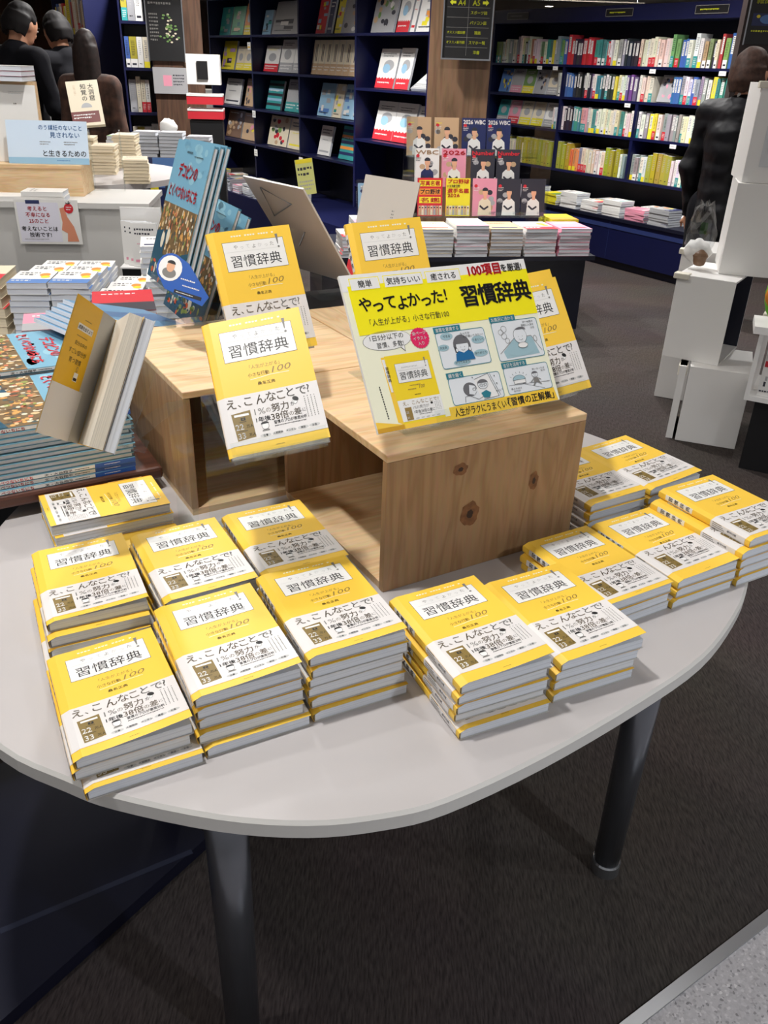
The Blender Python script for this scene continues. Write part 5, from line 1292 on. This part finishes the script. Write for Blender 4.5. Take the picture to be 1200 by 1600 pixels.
    def fn(q):
        a = math.atan2(q.y, q.x)
        return 1 + .03 * math.sin(17 * a + 6 * q.z) + .03 * math.sin(9 * q.x + 3) * math.cos(11 * q.z)
    hb = MB(); hb.ball((0, .024, .028), (.084, .096, .096), hair, 36, 26, fn)
    keep = hb.f
    hh.raw([head_pt(v) for v in hb.v], keep, hair)
    for i in range(48):
        a = R(14 + 152 * i / 47); x, y = .086 * math.cos(a), .012 + .098 * math.sin(a)
        ln = .44 if long_hair else .075 + .02 * math.sin(i * 2.3)
        pts = [head_pt((x, y, .03)), head_pt((x * 1.05, y * 1.06, -.03)), head_pt((x * (1.3 if long_hair else .96), y + (.03 if long_hair else -.004), -ln))]
        hh.tube(pts, [.016, .018, .014 if long_hair else .007], hair, 6)
    fused(hh, 'hair', t, .009, 3)
    if bag:
        b = MB(); b.tube([V((-.13, -.09, 1.30)), V((-.13, .0, 1.475)), V((-.14, .12, 1.36)), V((-.15, .14, 1.05))], [.02, .022, .022, .02], BLACK, 8); b.build('bag_strap', t)
        b = MB(); b.tube([V((-.05, -.05, 1.475)), V((0, .066, 1.50)), V((.05, -.05, 1.475))], .012, P_('white'), 8); b.build('collar', t)
    return t
BLKT = mat('black_cloth', (13, 13, 19), .9, spec=.2)
PUFF = mat('black_puffer', (9, 9, 15), .6, noise=.35, spec=.25, nscale=14)
_nt = PUFF.node_tree; _w = _nt.nodes.new('ShaderNodeTexWave'); _w.bands_direction = 'Z'; _w.inputs['Scale'].default_value = 3.2; _w.inputs['Distortion'].default_value = 1.5; _w.inputs['Detail Scale'].default_value = 3
_tc = _nt.nodes.new('ShaderNodeTexCoord'); _bp = _nt.nodes.new('ShaderNodeBump'); _bp.inputs['Strength'].default_value = .35; _bp.inputs['Distance'].default_value = .03
_nt.links.new(_tc.outputs['Object'], _w.inputs['Vector']); _nt.links.new(_w.outputs['Fac'], _bp.inputs['Height']); _nt.links.new(_bp.outputs[0], _nt.nodes['Principled BSDF'].inputs['Normal'])
COAT = mat('brown_patterned_coat', (70, 46, 36), .85, noise=.7, nscale=16)
pa = at_d(22, 40, 6.2); pb = at_d(93, 45, 6.85); pw = at_d(134, 72, 5.5); pr = at_d(1163, 110, 4.6)
person('person in a black top at the far left, head bent over a book', (pa.x, pa.y), R(152), 1.65,
       {'l': ((.23, -.02, 1.14), (.13, -.25, 1.12), (-.6, -.7, .1)), 'r': ((-.24, -.02, 1.13), (-.12, -.26, 1.12), (.6, -.7, .1))}, BLKT, BLKT, HAIRB, bend=.8)
person('person in a black short sleeved top behind, bare forearm holding an open book', (pb.x, pb.y), R(-128), 1.63,
       {'l': ((.25, -.10, 1.12), (.12, -.33, 1.14), (-.3, -.95, .05)), 'r': ((-.23, -.05, 1.12), (-.06, -.30, 1.12), (.2, -.95, .05)), 'short': True}, BLKT, BLKT, HAIRB, bend=.6)
person('person with long dark hair in a brown patterned coat, seen from behind', (pw.x, pw.y), R(176), 1.50,
       {'l': ((.22, .03, 1.12), (.22, -.04, .88), (0, -.1, -1)), 'r': ((-.22, .03, 1.12), (-.22, -.04, .88), (0, -.1, -1))}, COAT, BLKT, mat('dark_brown_hair', (34, 22, 19), .6, spec=.3, noise=.4, nscale=50), long_hair=True, pattern=True, slim=.82)
person('person in a black quilted jacket with a shoulder bag strap, half behind the white boxes', (pr.x + .03, pr.y), R(128), 1.50,
       {'l': ((.23, .03, 1.13), (.22, -.05, .88), (0, -.2, -1)), 'r': ((-.205, .05, 1.13), (-.20, .0, .88), (0, -.15, -1))}, PUFF, BLKT, HAIRBR, bag=True)
hp = Matrix.Translation(pb) ; bkp = TR((pb.x, pb.y, 0), R(-128)) @ Vector((.03, -.42, 1.16))
t = empty('open_book', 'open book held by the short sleeved person at the far left', 'book', TR(bkp, R(-128)) @ Matrix.Rotation(R(35), 4, 'X'))
g = MB(); g.grid(lambda a, b: Vector((.11 * (a * 2 - 1), .15 * (b - .5), .018 * math.sin(math.pi * abs(a * 2 - 1)) + .02 * abs(a * 2 - 1))), 12, 2, P_('white')); g.build('pages', t)
g = MB(); g.grid(lambda a, b: Vector((.115 * (a * 2 - 1), .16 * (b - .5), -.006 + .022 * abs(a * 2 - 1))), 8, 1, P_('navy')); g.build('cover', t)

# ------------------------------------------------------------------ white shelf, counter and round table on the left
def la(p, yaw=8): return TR(p, R(yaw))
GREYW = mat('white_counter', (206, 204, 200), .5)
t = empty('low_white_shelf', 'low white shelf under the small blue and white paperbacks on the left', 'shelf', la((-2.2, 2.03, 0)))
MB().box((0, 0, .67), (1.42, .70, .698), GREYW).build('top_board', t)
MB().box((.02, .05, 0), (1.38, .68, .67), BLACK).build('base_cabinet', t)
pur = lying_block(.105, .148, .0165, 'white', ('blue', 'dark'), 5, 1)
r9 = random.Random(4)
for c in range(3):
    for rw in range(3):
        n = (9, 9, 6)[c] - (0, 1, 3)[rw] + (1 if rw == 2 else 0)
        z0 = .6985 if rw < 4 else .76
        o = Vector((-1.0 + .108 * c, 2.335 + .016 * c, 0)) + Vector((-math.sin(R(8)), math.cos(R(8)), 0)) * (.152 * rw)
        stack(pur, n, .0165, la((o.x, o.y, z0 + (.0 if rw == 0 else 0))), 'blue-white paperback', '%s row %s pile on the low white shelf' % (('front', 'middle', 'back')[rw], ('left', 'middle', 'right')[c]), 'small paperbacks on the low white shelf', .002, r=r9)
thk = lying_block(.128, .182, .026, 'cream', ('red', 'green'), 6, 2, PAPERC)
stack(thk, 6, .026, la((-1.135, 2.33, .6985)), 'thick cream paperback', 'left of the small blue paperbacks', 'thick cream paperbacks', r=r9)
nav = lying_block(.128, .182, .018, 'white', ('navy', 'navy'), 7, 0)
for k, (x, y, n) in enumerate(((-.665, 2.52, 7), (-.70, 2.70, 7), (-.80, 2.92, 8), (-.60, 2.88, 9))):
    stack(nav, n, .018, la((x, y, .6985), 14), 'white paperback with navy writing', '%s pile right on the low white shelf' % nth[k], 'white paperbacks on the low white shelf', .006, r=r9)
redb = lying_block(.15, .21, .012, 'red', ('dark', 'white'), 8, 2)
blkb = lying_block(.15, .21, .034, 'dark', ('dark', 'grey'), 9, 2)
pb_ = at_z(158, 478, .85)
thing_mesh('hardcover_book', blkb, TR((pb_.x + .03, pb_.y + .04, .8075), R(10)), 'thick black hardcover with white page edges behind the open yellow book', 'book')
thing_mesh('hardcover_book', redb, TR((pb_.x + .04, pb_.y + .05, .8415), R(18)), 'red covered book lying on the black hardcover', 'book')
thing_mesh('hardcover_book', lying_block(.14, .16, .05, 'pink', ('grey', 'white'), 10, 2), TR((pb_.x - .135, pb_.y + .02, .7545), R(20)), 'dull pink book left of the black hardcover', 'book')
MBASE = empty('small_black_riser', 'black riser under the black hardcover behind the brown table', 'riser', TR((pb_.x, pb_.y + .04, 0), R(12)))
MB().box((-.20, -.10, 0), (.10, .06, .7535), BLACK).build('body', MBASE)
MB().box((-.045, -.08, .7535), (.10, .06, .8068), BLACK).build('step', MBASE)
# counter with the taped poster
t = empty('white_counter', 'white counter with a poster on its front, left middle distance', 'counter', la((-2.55, 3.12, 0), 7))
MB().box((0, 0, 0), (1.62, .38, .885), GREYW).build('body', t)
MB().box((-.01, -.015, .885), (1.63, .38, .905), GREYW).build('counter_top', t)
CM = la((-2.55, 3.12, 0), 7)
pp = CM.inverted() @ at_d(72, 326, math.hypot(-1.3, 3.25))
t = empty('poster', 'poster with red and black writing, pink arm and red apple on the white counter', 'poster', CM @ Matrix.Translation((pp.x, -.018, .755)))
MB().box((-.115, 0, -.0), (.115, .002, .16), P_('white')).build('sheet', t)
g = MB(); sh = Sheet(g, flat(.23, .16), .0004)
sh.rect(8, 10, 150, 142, mat('poster_lilac', (226, 224, 236), .5), 1); sh.rect(42, 2, 50, 13, P_('navy'), 2)
for i, (s, c) in enumerate((('考えると', RED), ('不幸になる', RED), ('25のこと', RED), ('考えないことは', INK), ('技術です!', INK))):
    sh.text(s, 80, 32 + i * 22 + (6 if i > 2 else 0), 18 if i < 3 else 19, c, 3, .02, 'c')
ARM = mat('poster_arm', (216, 140, 108), .5)
sh.poly([(162, 30), (178, 26), (186, 60), (206, 96), (218, 150), (176, 150), (180, 120), (160, 108), (166, 80)], ARM, 2); sh.ell(195, 30, 17, 18, RED, 3, 18); sh.greek(186, 22, 20, 16, WHT, 4, 2); sh.line([(195, 14), (198, 4)], 3, INK, 4); sh.line([(186, 10), (195, 14), (204, 9)], 3, INK, 4); sh.greek(20, 140, 110, 5, GRY, 3)
g.build('printed_face', t)
# piles of white books on the counter
wbk = lying_block(.105, .15, .018, 'white', ('white', 'grey'), 11, 0)
for k, (x, y) in enumerate(((92, 290), (14, 298))):
    q_ = CM.inverted() @ at_z(x, y, .93)
    stack(wbk, 2 - k, .018, CM @ Matrix.Translation((q_.x, .045, .9055)) @ Matrix.Rotation(math.pi / 2, 4, 'Z'), 'white paperback', '%s pile on the white counter above the poster' % nth[k], 'white paperbacks on the counter', .003, r=r9)
# round white table with cream piles
RC = Vector((-1.50, 4.16, 0))
t = empty('round_table', 'round white table with piles of cream paperbacks, left distance', 'table', TR(RC))
g = MB(); g.tube([(0, 0, .885), (0, 0, .91)], .50, TABLEW, 48); g.build('table_top', t)
g = MB(); g.tube([(0, 0, 0), (0, 0, .885)], .05, BLACK, 16); g.build('pedestal', t)
g = MB(); g.tube([(0, 0, 0), (0, 0, .02)], .28, BLACK, 32); g.build('foot', t)
crm = lying_block(.105, .173, .0135, 'cream', ('tan', 'brown'), 12, 0, PAPERC)
for k, (x, y, n) in enumerate(((112, 290, 8), (160, 272, 9), (208, 286, 7), (195, 262, 11), (130, 262, 10))):
    q_ = at_z(x, y, .911)
    stack(crm, n, .0135, TR((q_.x, q_.y + .07, .9105), R(8 + 3 * (k % 3))), 'cream paperback', '%s cream pile of the round white table' % nth[k], 'cream paperbacks on the round table', .004, r=r9)
# crate with the pale sign panels
cq = at_d(45, 250, 3.40)
t = empty('wooden_crate', 'pine crate on the white counter carrying the pale blue signs', 'crate', la((cq.x - .30, 3.385, .9055), 7))
MB().box((0, 0, 0), (.38, .21, .10), PINE).build('body', t); MB().box((-.003, -.003, .10), (.383, .213, .112), PINE).build('top_board', t)
CR = la((cq.x - .30, 3.385, .9055 + .1125), 7)
t = empty('panel_sign', 'pale blue sign panel with writing about living, on the pine crate at left', 'sign', CR @ Matrix.Translation((.27, .03, 0)) @ Matrix.Rotation(R(-14), 4, 'X'))
MB().box((-.16, 0, 0), (.14, .004, .155), P_('white')).build('board', t)
g = MB(); sh = Sheet(g, lambda x, y, h: Vector((x / 1000 - .16, -h, .155 - y / 1000)), .0004); PB1 = mat('sign_pale_blue', (206, 222, 238), .4)
sh.rect(0, 0, 300, 155, PB1, 1); SB = mat('sign_blue_ink', (86, 132, 186), .4)
sh.text('のう媒妊のないこと', 120, 24, 20, SB, 3, .01, 'l', w=160); sh.text('見されない', 160, 50, 22, SB, 3, .01, 'l', w=110); sh.greek(120, 72, 40, 16, GRY, 3, 2); sh.greek(210, 72, 50, 16, GRY, 3, 2); sh.text('と生きるための', 130, 116, 25, INK, 3, .01, 'l', w=160); sh.rect(0, 132, 300, 23, P_('sky'), 2); sh.greek(180, 138, 60, 8, SB, 3)
g.build('printed_face', t)
t = empty('panel_sign', 'upper white sign panel behind the pale blue one', 'sign', CR @ Matrix.Translation((.085, .085, .0)) @ Matrix.Rotation(R(-6), 4, 'X'))
MB().box((-.16, 0, 0), (.14, .004, .27), P_('white')).build('board', t)
g = MB(); sh = Sheet(g, lambda x, y, h: Vector((x / 1000 - .16, -h, .27 - y / 1000)), .0004); sh.greek(200, 20, 60, 14, PALE, 1, 2); sh.greek(215, 60, 14, 10, GRY, 1); g.build('printed_face', t)
for k in range(3):
    thing_mesh('paperback', mags[(5, 1, 3)[k]], CR @ Matrix.Translation((.12, .17, .28 + .0)) @ Matrix.Translation((0, 0, .018 * k)), '%s book lying above the sign panels at the left edge' % ('lowest', 'middle', 'uppermost')[k], 'book', 'books above the sign panels')
MB().box((.03, .135, 0), (.21, .21, .279), PINE, CR).build('wooden_block')
tagged(D.objects['wooden_block'], 'wooden block behind the sign panels carrying three books', 'block')
# cream book on a clear stand
sp_ = at_d(140, 196, 3.72)
me = cover(.118, .173, .02, 'cream', 'plain', 50, ('tan', 'dark'))
t = empty('display_book', 'cream paperback with a dark red band on a clear stand above the cream piles', 'book', pose(sp_ , R(14), R(-28), R(-6)))
g = MB(); g.box((-.059, 0, 0), (.059, .02, .173), P_('cream'), ms=(PAPERC, PAPERC, None, None, PAPERC, PAPERC)); g.build('cover', t)
g = MB(); sh = Sheet(g, flat(.118, .173), .0003); MAR = mat('maroon', (112, 44, 40), .4); sh.rect(0, 118, 104, 44, MAR, 1); sh.greek(8, 126, 80, 22, WHT, 2, 2); g.build('paper_band', t)
g = MB(); sh = Sheet(g, flat(.118, .173), .0003); sh.vtext('知覚の', 60, 12, 22, INK, 1, .01); sh.vtext('大洞窟', 88, 12, 22, INK, 1, .01); sh.ell(62, 104, 20, 18, P_('grey'), 1, 14, 180, 360); sh.greek(24, 16, 8, 40, P_('tan'), 1, 8); g.build('lettering', t)
t2 = empty('display_stand', 'clear stand under the cream book with the dark red band', 'stand', TR((sp_.x + .02, sp_.y + .10, .911), R(14)))
hgt = sp_.z - .911 - .018
for x in (-.06, .058): MB().box((x, -.06, 0), (x + .002, .04, hgt), ACR).build('side_plate', t2)
MB().box((-.062, -.12, hgt), (.062, .04, hgt + .002), ACR).build('top_plate', t2)
# white rack with three small books beside the counter
rk_ = at_d(215, 370, 3.30)
t = empty('wire_rack', 'small white rack holding three white books right of the counter', 'rack', TR((rk_.x, rk_.y, 0), R(4)))
MB().box((-.075, -.01, .695), (.075, .093, .70), WB).build('ledge', t); MB().box((-.075, .088, .695), (.075, .093, .90), WB).build('back_panel', t); MB().box((-.07, .0, 0), (.07, .065, .695), BLACK).build('base_post', t)
for k in range(3):
    thing_mesh('display_book', cover(.095, .155, .012, 'white', 'plain', 51 + k, ('pink', 'dark')), TR((rk_.x, rk_.y, .7018), R(4)) @ Matrix.Translation((.022 - .022 * k, .004 + .02 * k, 0)) @ Matrix.Rotation(R(-4), 4, 'X'), 'white book %s in the small white rack' % ('in front', 'in the middle', 'at the back')[k], 'book', 'white books in the small rack')

# ------------------------------------------------------------------ far left: narrow bookcases, chalkboard pillar and clutter
def narrow_case(label, M, w, rows, seed, cols):
    t = empty('narrow_bookcase', label, 'bookcase', M)
    MB().box((0, .26, 0), (w, .28, 2.05), NAVYD).build('back_panel', t)
    for x in (-.012, w): MB().box((x, 0, 0), (x + .012, .28, 2.05), NAVY).build('side_panel', t)
    for z in rows: MB().box((0, 0, z - .02), (w, .26, z), NAVY).build('shelf', t)
    MB().box((0, 0, 2.03), (w, .28, 2.05), NAVY).build('top_board', t)
    r = random.Random(seed)
    for ri, z in enumerate(rows):
        x = .01; n = 0
        while x < w - .05:
            ww = r.choice((.03, .04, .05)); hh = r.choice((.20, .22, .24)); cn = r.choice(cols); kd = r.choice((0, 1, 3, 4, 5)); key = (ww, hh, kd)
            if key not in SPM: SPM[key] = spine_mesh(ww, hh, .13, kd)
            thing_mesh('spine_book', SPM[key], M @ Matrix.Translation((x + ww / 2, .02, z + .0005)), '%s spine, %s on %s shelf up, %s' % (cn, ordinal(n), nth[ri], label.split(',')[0]), 'book', 'books in the narrow bookcases', CN[cn])
            x += ww + .003; n += 1
c1 = at_d(200, 150, 7.3)
narrow_case('far narrow navy bookcase, turned edge on left of the chalkboard', TR((c1.x - .84, c1.y + .98, 0), SA), .90, (.62, .95, 1.24, 1.53), 31, ['white', 'cream', 'tan', 'grey', 'yellow', 'blue', 'red'])
narrow_case('end bookcase, facing the front beside the chalkboard', TR((c1.x + .02, c1.y - .06, 0), R(12)), .20, (.72, 1.02, 1.32, 1.62), 32, ['white', 'cream', 'grey', 'olive yellow', 'blue'])
pl = at_d(272, 120, 7.0)
g = MB(); g.cbox((0, 0, CEIL / 2), (.36, .30, CEIL), WALLM, Matrix.Translation((pl.x, pl.y + .16, 0)) @ Matrix.Rotation(R(14), 4, 'Z')); structure('pillar_left', g)
t = empty('chalkboard_sign', 'black chalkboard with white writing and a green sprig on the dark pillar', 'sign', TR((pl.x - .03, pl.y - .03, 1.37), R(14)))
MB().box((-.125, 0, 0), (.125, .015, .42), BLACK).build('board', t)
g = MB(); g.box((-.13, -.006, -.006), (-.122, 0, .426), STEEL); g.box((.122, -.006, -.006), (.13, 0, .426), STEEL); g.box((-.13, -.006, .42), (.13, 0, .428), STEEL); g.build('frame', t)
g = MB(); sh = Sheet(g, flat(.25, .42), .0004); sh.greek(20, 50, 200, 30, GRY, 1); sh.greek(20, 120, 60, 180, GRY, 1, 8)
for i in range(40): sh.ell(150 + r9.gauss(0, 26), 210 + r9.gauss(0, 40), 9, 6, P_('green') if i % 3 else P_('cream'), 1 + i % 3, 8)
g.build('chalk_drawing', t)
t = empty('notice_sheet', 'pale notice with pink print under the chalkboard', 'sheet', TR((pl.x - .02, pl.y - .034, 1.16), R(14)))
g = MB(); g.box((-.12, 0, 0), (.12, .002, .17), P_('grey')); sh = Sheet(g, flat(.24, .17), .0004); sh.rect(70, 50, 60, 70, P_('pink'), 1); sh.greek(140, 40, 80, 80, P_('dark'), 1, 4); g.build('sheet', t)
# far clutter tables
ct = at_d(235, 185, 5.2)
t = empty('clutter_table', 'grey display table with piles and a white ornament, before the chalkboard', 'table', TR((ct.x, ct.y, 0), R(6)))
MB().box((-.12, -.02, .88), (.36, .40, .90), mat('grey_laminate', (150, 144, 138), .5)).build('table_top', t); MB().box((-.09, .03, 0), (.32, .36, .88), NAVYD).build('base_cabinet', t)
CT = TR((ct.x, ct.y, 0), R(6))
gblk = lying_block(.13, .18, .018, 'grey', ('dark', 'white'), 14, 2)
for k, x in enumerate((-.04, .10, .25)):
    stack(gblk, (7, 7, 6)[k], .018, CT @ Matrix.Translation((x, .09, .9005)), 'grey paperback', '%s pile of the grey display table' % nth[k], 'grey piles by the chalkboard', r=r9)
t = empty('white_ornament', 'small white plush ornament on the grey display table', 'ornament', CT @ Matrix.Translation((.07, .24, .9005)))
g = MB(); g.ball((0, 0, .055), (.045, .04, .055), P_('white')); g.build('body', t, smooth=True)
g = MB(); g.ball((-.01, -.01, .14), (.05, .045, .045), P_('white'), 14, 9, lambda p: 1 + .08 * math.sin(14 * p.x)); g.build('head', t, smooth=True)
g = MB(); g.ball((.05, 0, .06), (.025, .025, .03), P_('sky')); g.build('scarf', t, smooth=True)
MB().box((.0, .20, .90), (.16, .32, .9004), P_('grey'), CT).build('paper_mat'); tagged(D.objects['paper_mat'], 'grey paper mat under the white ornament', 'mat')
# standing poster with yellow edge
po = at_d(262, 270, 4.95)
t = empty('standing_poster', 'standing poster with a yellow side and a dark figure on blue, before the grey table', 'poster', pose((po.x, po.y, .62), R(6), R(-6)))
MB().box((-.10, 0, -.10), (.10, .006, .30), P_('dark')).build('board', t); MB().box((-.09, .01, -.62), (.09, .03, -.10), BLACK).build('stand', t)
g = MB(); sh = Sheet(g, lambda x, y, h: Vector((x / 1000 - .10, -h, .30 - y / 1000)), .0004); sh.rect(0, 0, 200, 400, P_('navy'), 1); sh.rect(20, 0, 150, 150, P_('blue'), 2); sh.poly([(0, 70), (40, 120), (60, 400), (0, 400)], P_('yellow'), 3); sh.ell(100, 150, 22, 30, P_('dark'), 4); sh.poly([(70, 180), (130, 180), (145, 400), (60, 400)], P_('dark'), 4); sh.greek(140, 40, 36, 80, P_('white'), 4, 3); sh.greek(140, 160, 40, 160, P_('grey'), 4, 7); g.build('printed_face', t)
gs = at_d(182, 222, 5.0)
t = empty('grey_stall', 'grey box stand with a green topped pile, right of the patterned coat', 'stand', TR((gs.x, gs.y, 0), R(6)))
MB().box((-.07, 0, 0), (.075, .2, .98), mat('grey_laminate', (150, 144, 138), .5)).build('body', t)
stack(lying_block(.13, .16, .02, 'white', ('green', 'green'), 15, 2), 2, .02, TR((gs.x, gs.y + .1, .9805), R(6)), 'white and green paperback', 'on the grey box stand', 'green topped pile', r=r9)
rr_ = at_d(318, 160, 6.4)
t = empty('red_rack', 'white and red merchandise rack between chalkboard pillar and cover bookcase', 'rack', TR((rr_.x, rr_.y, 0), R(8)))
MB().box((-.10, 0, 0), (.12, .20, 1.02), BLACK).build('base', t)
for z in (1.03, 1.12): MB().box((-.11, -.01, z), (.13, .20, z + .05), P_('red')).build('red_tray', t); MB().box((-.11, -.012, z + .05), (.13, .20, z + .062), P_('white')).build('white_lip', t)
MB().box((-.10, .02, 1.24), (.12, .18, 1.42), P_('white')).build('white_box', t); MB().box((-.03, .012, 1.27), (.04, .02, 1.38), BLACK).build('screen', t)
# hanging ornament and far store wall with bright counters
t = empty('far_counter', 'brightly lit white far counter behind the readers', 'counter', TR((-4.2, 11.2, 0), R(10)))
MB().box((-1.4, 0, 0), (2.0, .5, 1.05), GREYW).build('body', t); MB().box((-1.0, .1, 1.05), (-.2, .14, 1.45), mat('lit_screen', (170, 190, 240), .5, emit=1.6)).build('screen', t)
for k in range(7):
    x, y = -4.6 + (k % 4) * .9, 9.4 + (k // 4) * 1.6
    t = empty('downlight', 'small far ceiling downlight above the readers, %s' % nth[k], 'ceiling light', TR((x, y, CEIL)), 'far ceiling downlights')
    m = MB(); m.tube([(0, 0, 0), (0, 0, -.012)], .08, RIMM, 16); m.build('rim', t); m = MB(); m.tube([(0, 0, -.0122), (0, 0, -.016)], .062, LAMPM, 16); m.build('lens', t)
for k, (x, y) in enumerate(((858, 9), (945, 2))):
    p_ = at_d(x, y, 1); dr = (p_ - Vector((0, 0, CAMZ))); s_ = (CEIL - CAMZ) / dr.z; p_ = Vector((0, 0, CAMZ)) + dr * s_
    t = empty('downlight', 'ceiling downlight seen above the spine bookcase, %s' % ('left one', 'right one')[k], 'ceiling light', TR(p_), 'ceiling downlights over the far aisle')
    m = MB(); m.tube([(0, 0, 0), (0, 0, -.012)], .11, RIMM, 16); m.build('rim', t); m = MB(); m.tube([(0, 0, -.0122), (0, 0, -.016)], .09, LAMPM, 16); m.build('lens', t)
for k, (x, y, L_) in enumerate(((-4.0, 8.2, 1.6), (-2.6, 13.0, 1.2))):
    t = empty('strip_light', 'long bright ceiling strip light, %s' % ('above the readers', 'far behind the chalkboard')[k], 'ceiling light', TR((x, y, CEIL), R(10)))
    m = MB(); m.box((-L_ / 2, -.07, -.03), (L_ / 2, .07, 0), RIMM); m.build('housing', t); m = MB(); m.box((-L_ / 2 + .02, -.055, -.034), (L_ / 2 - .02, .055, -.03), LAMPM); m.build('lens', t)
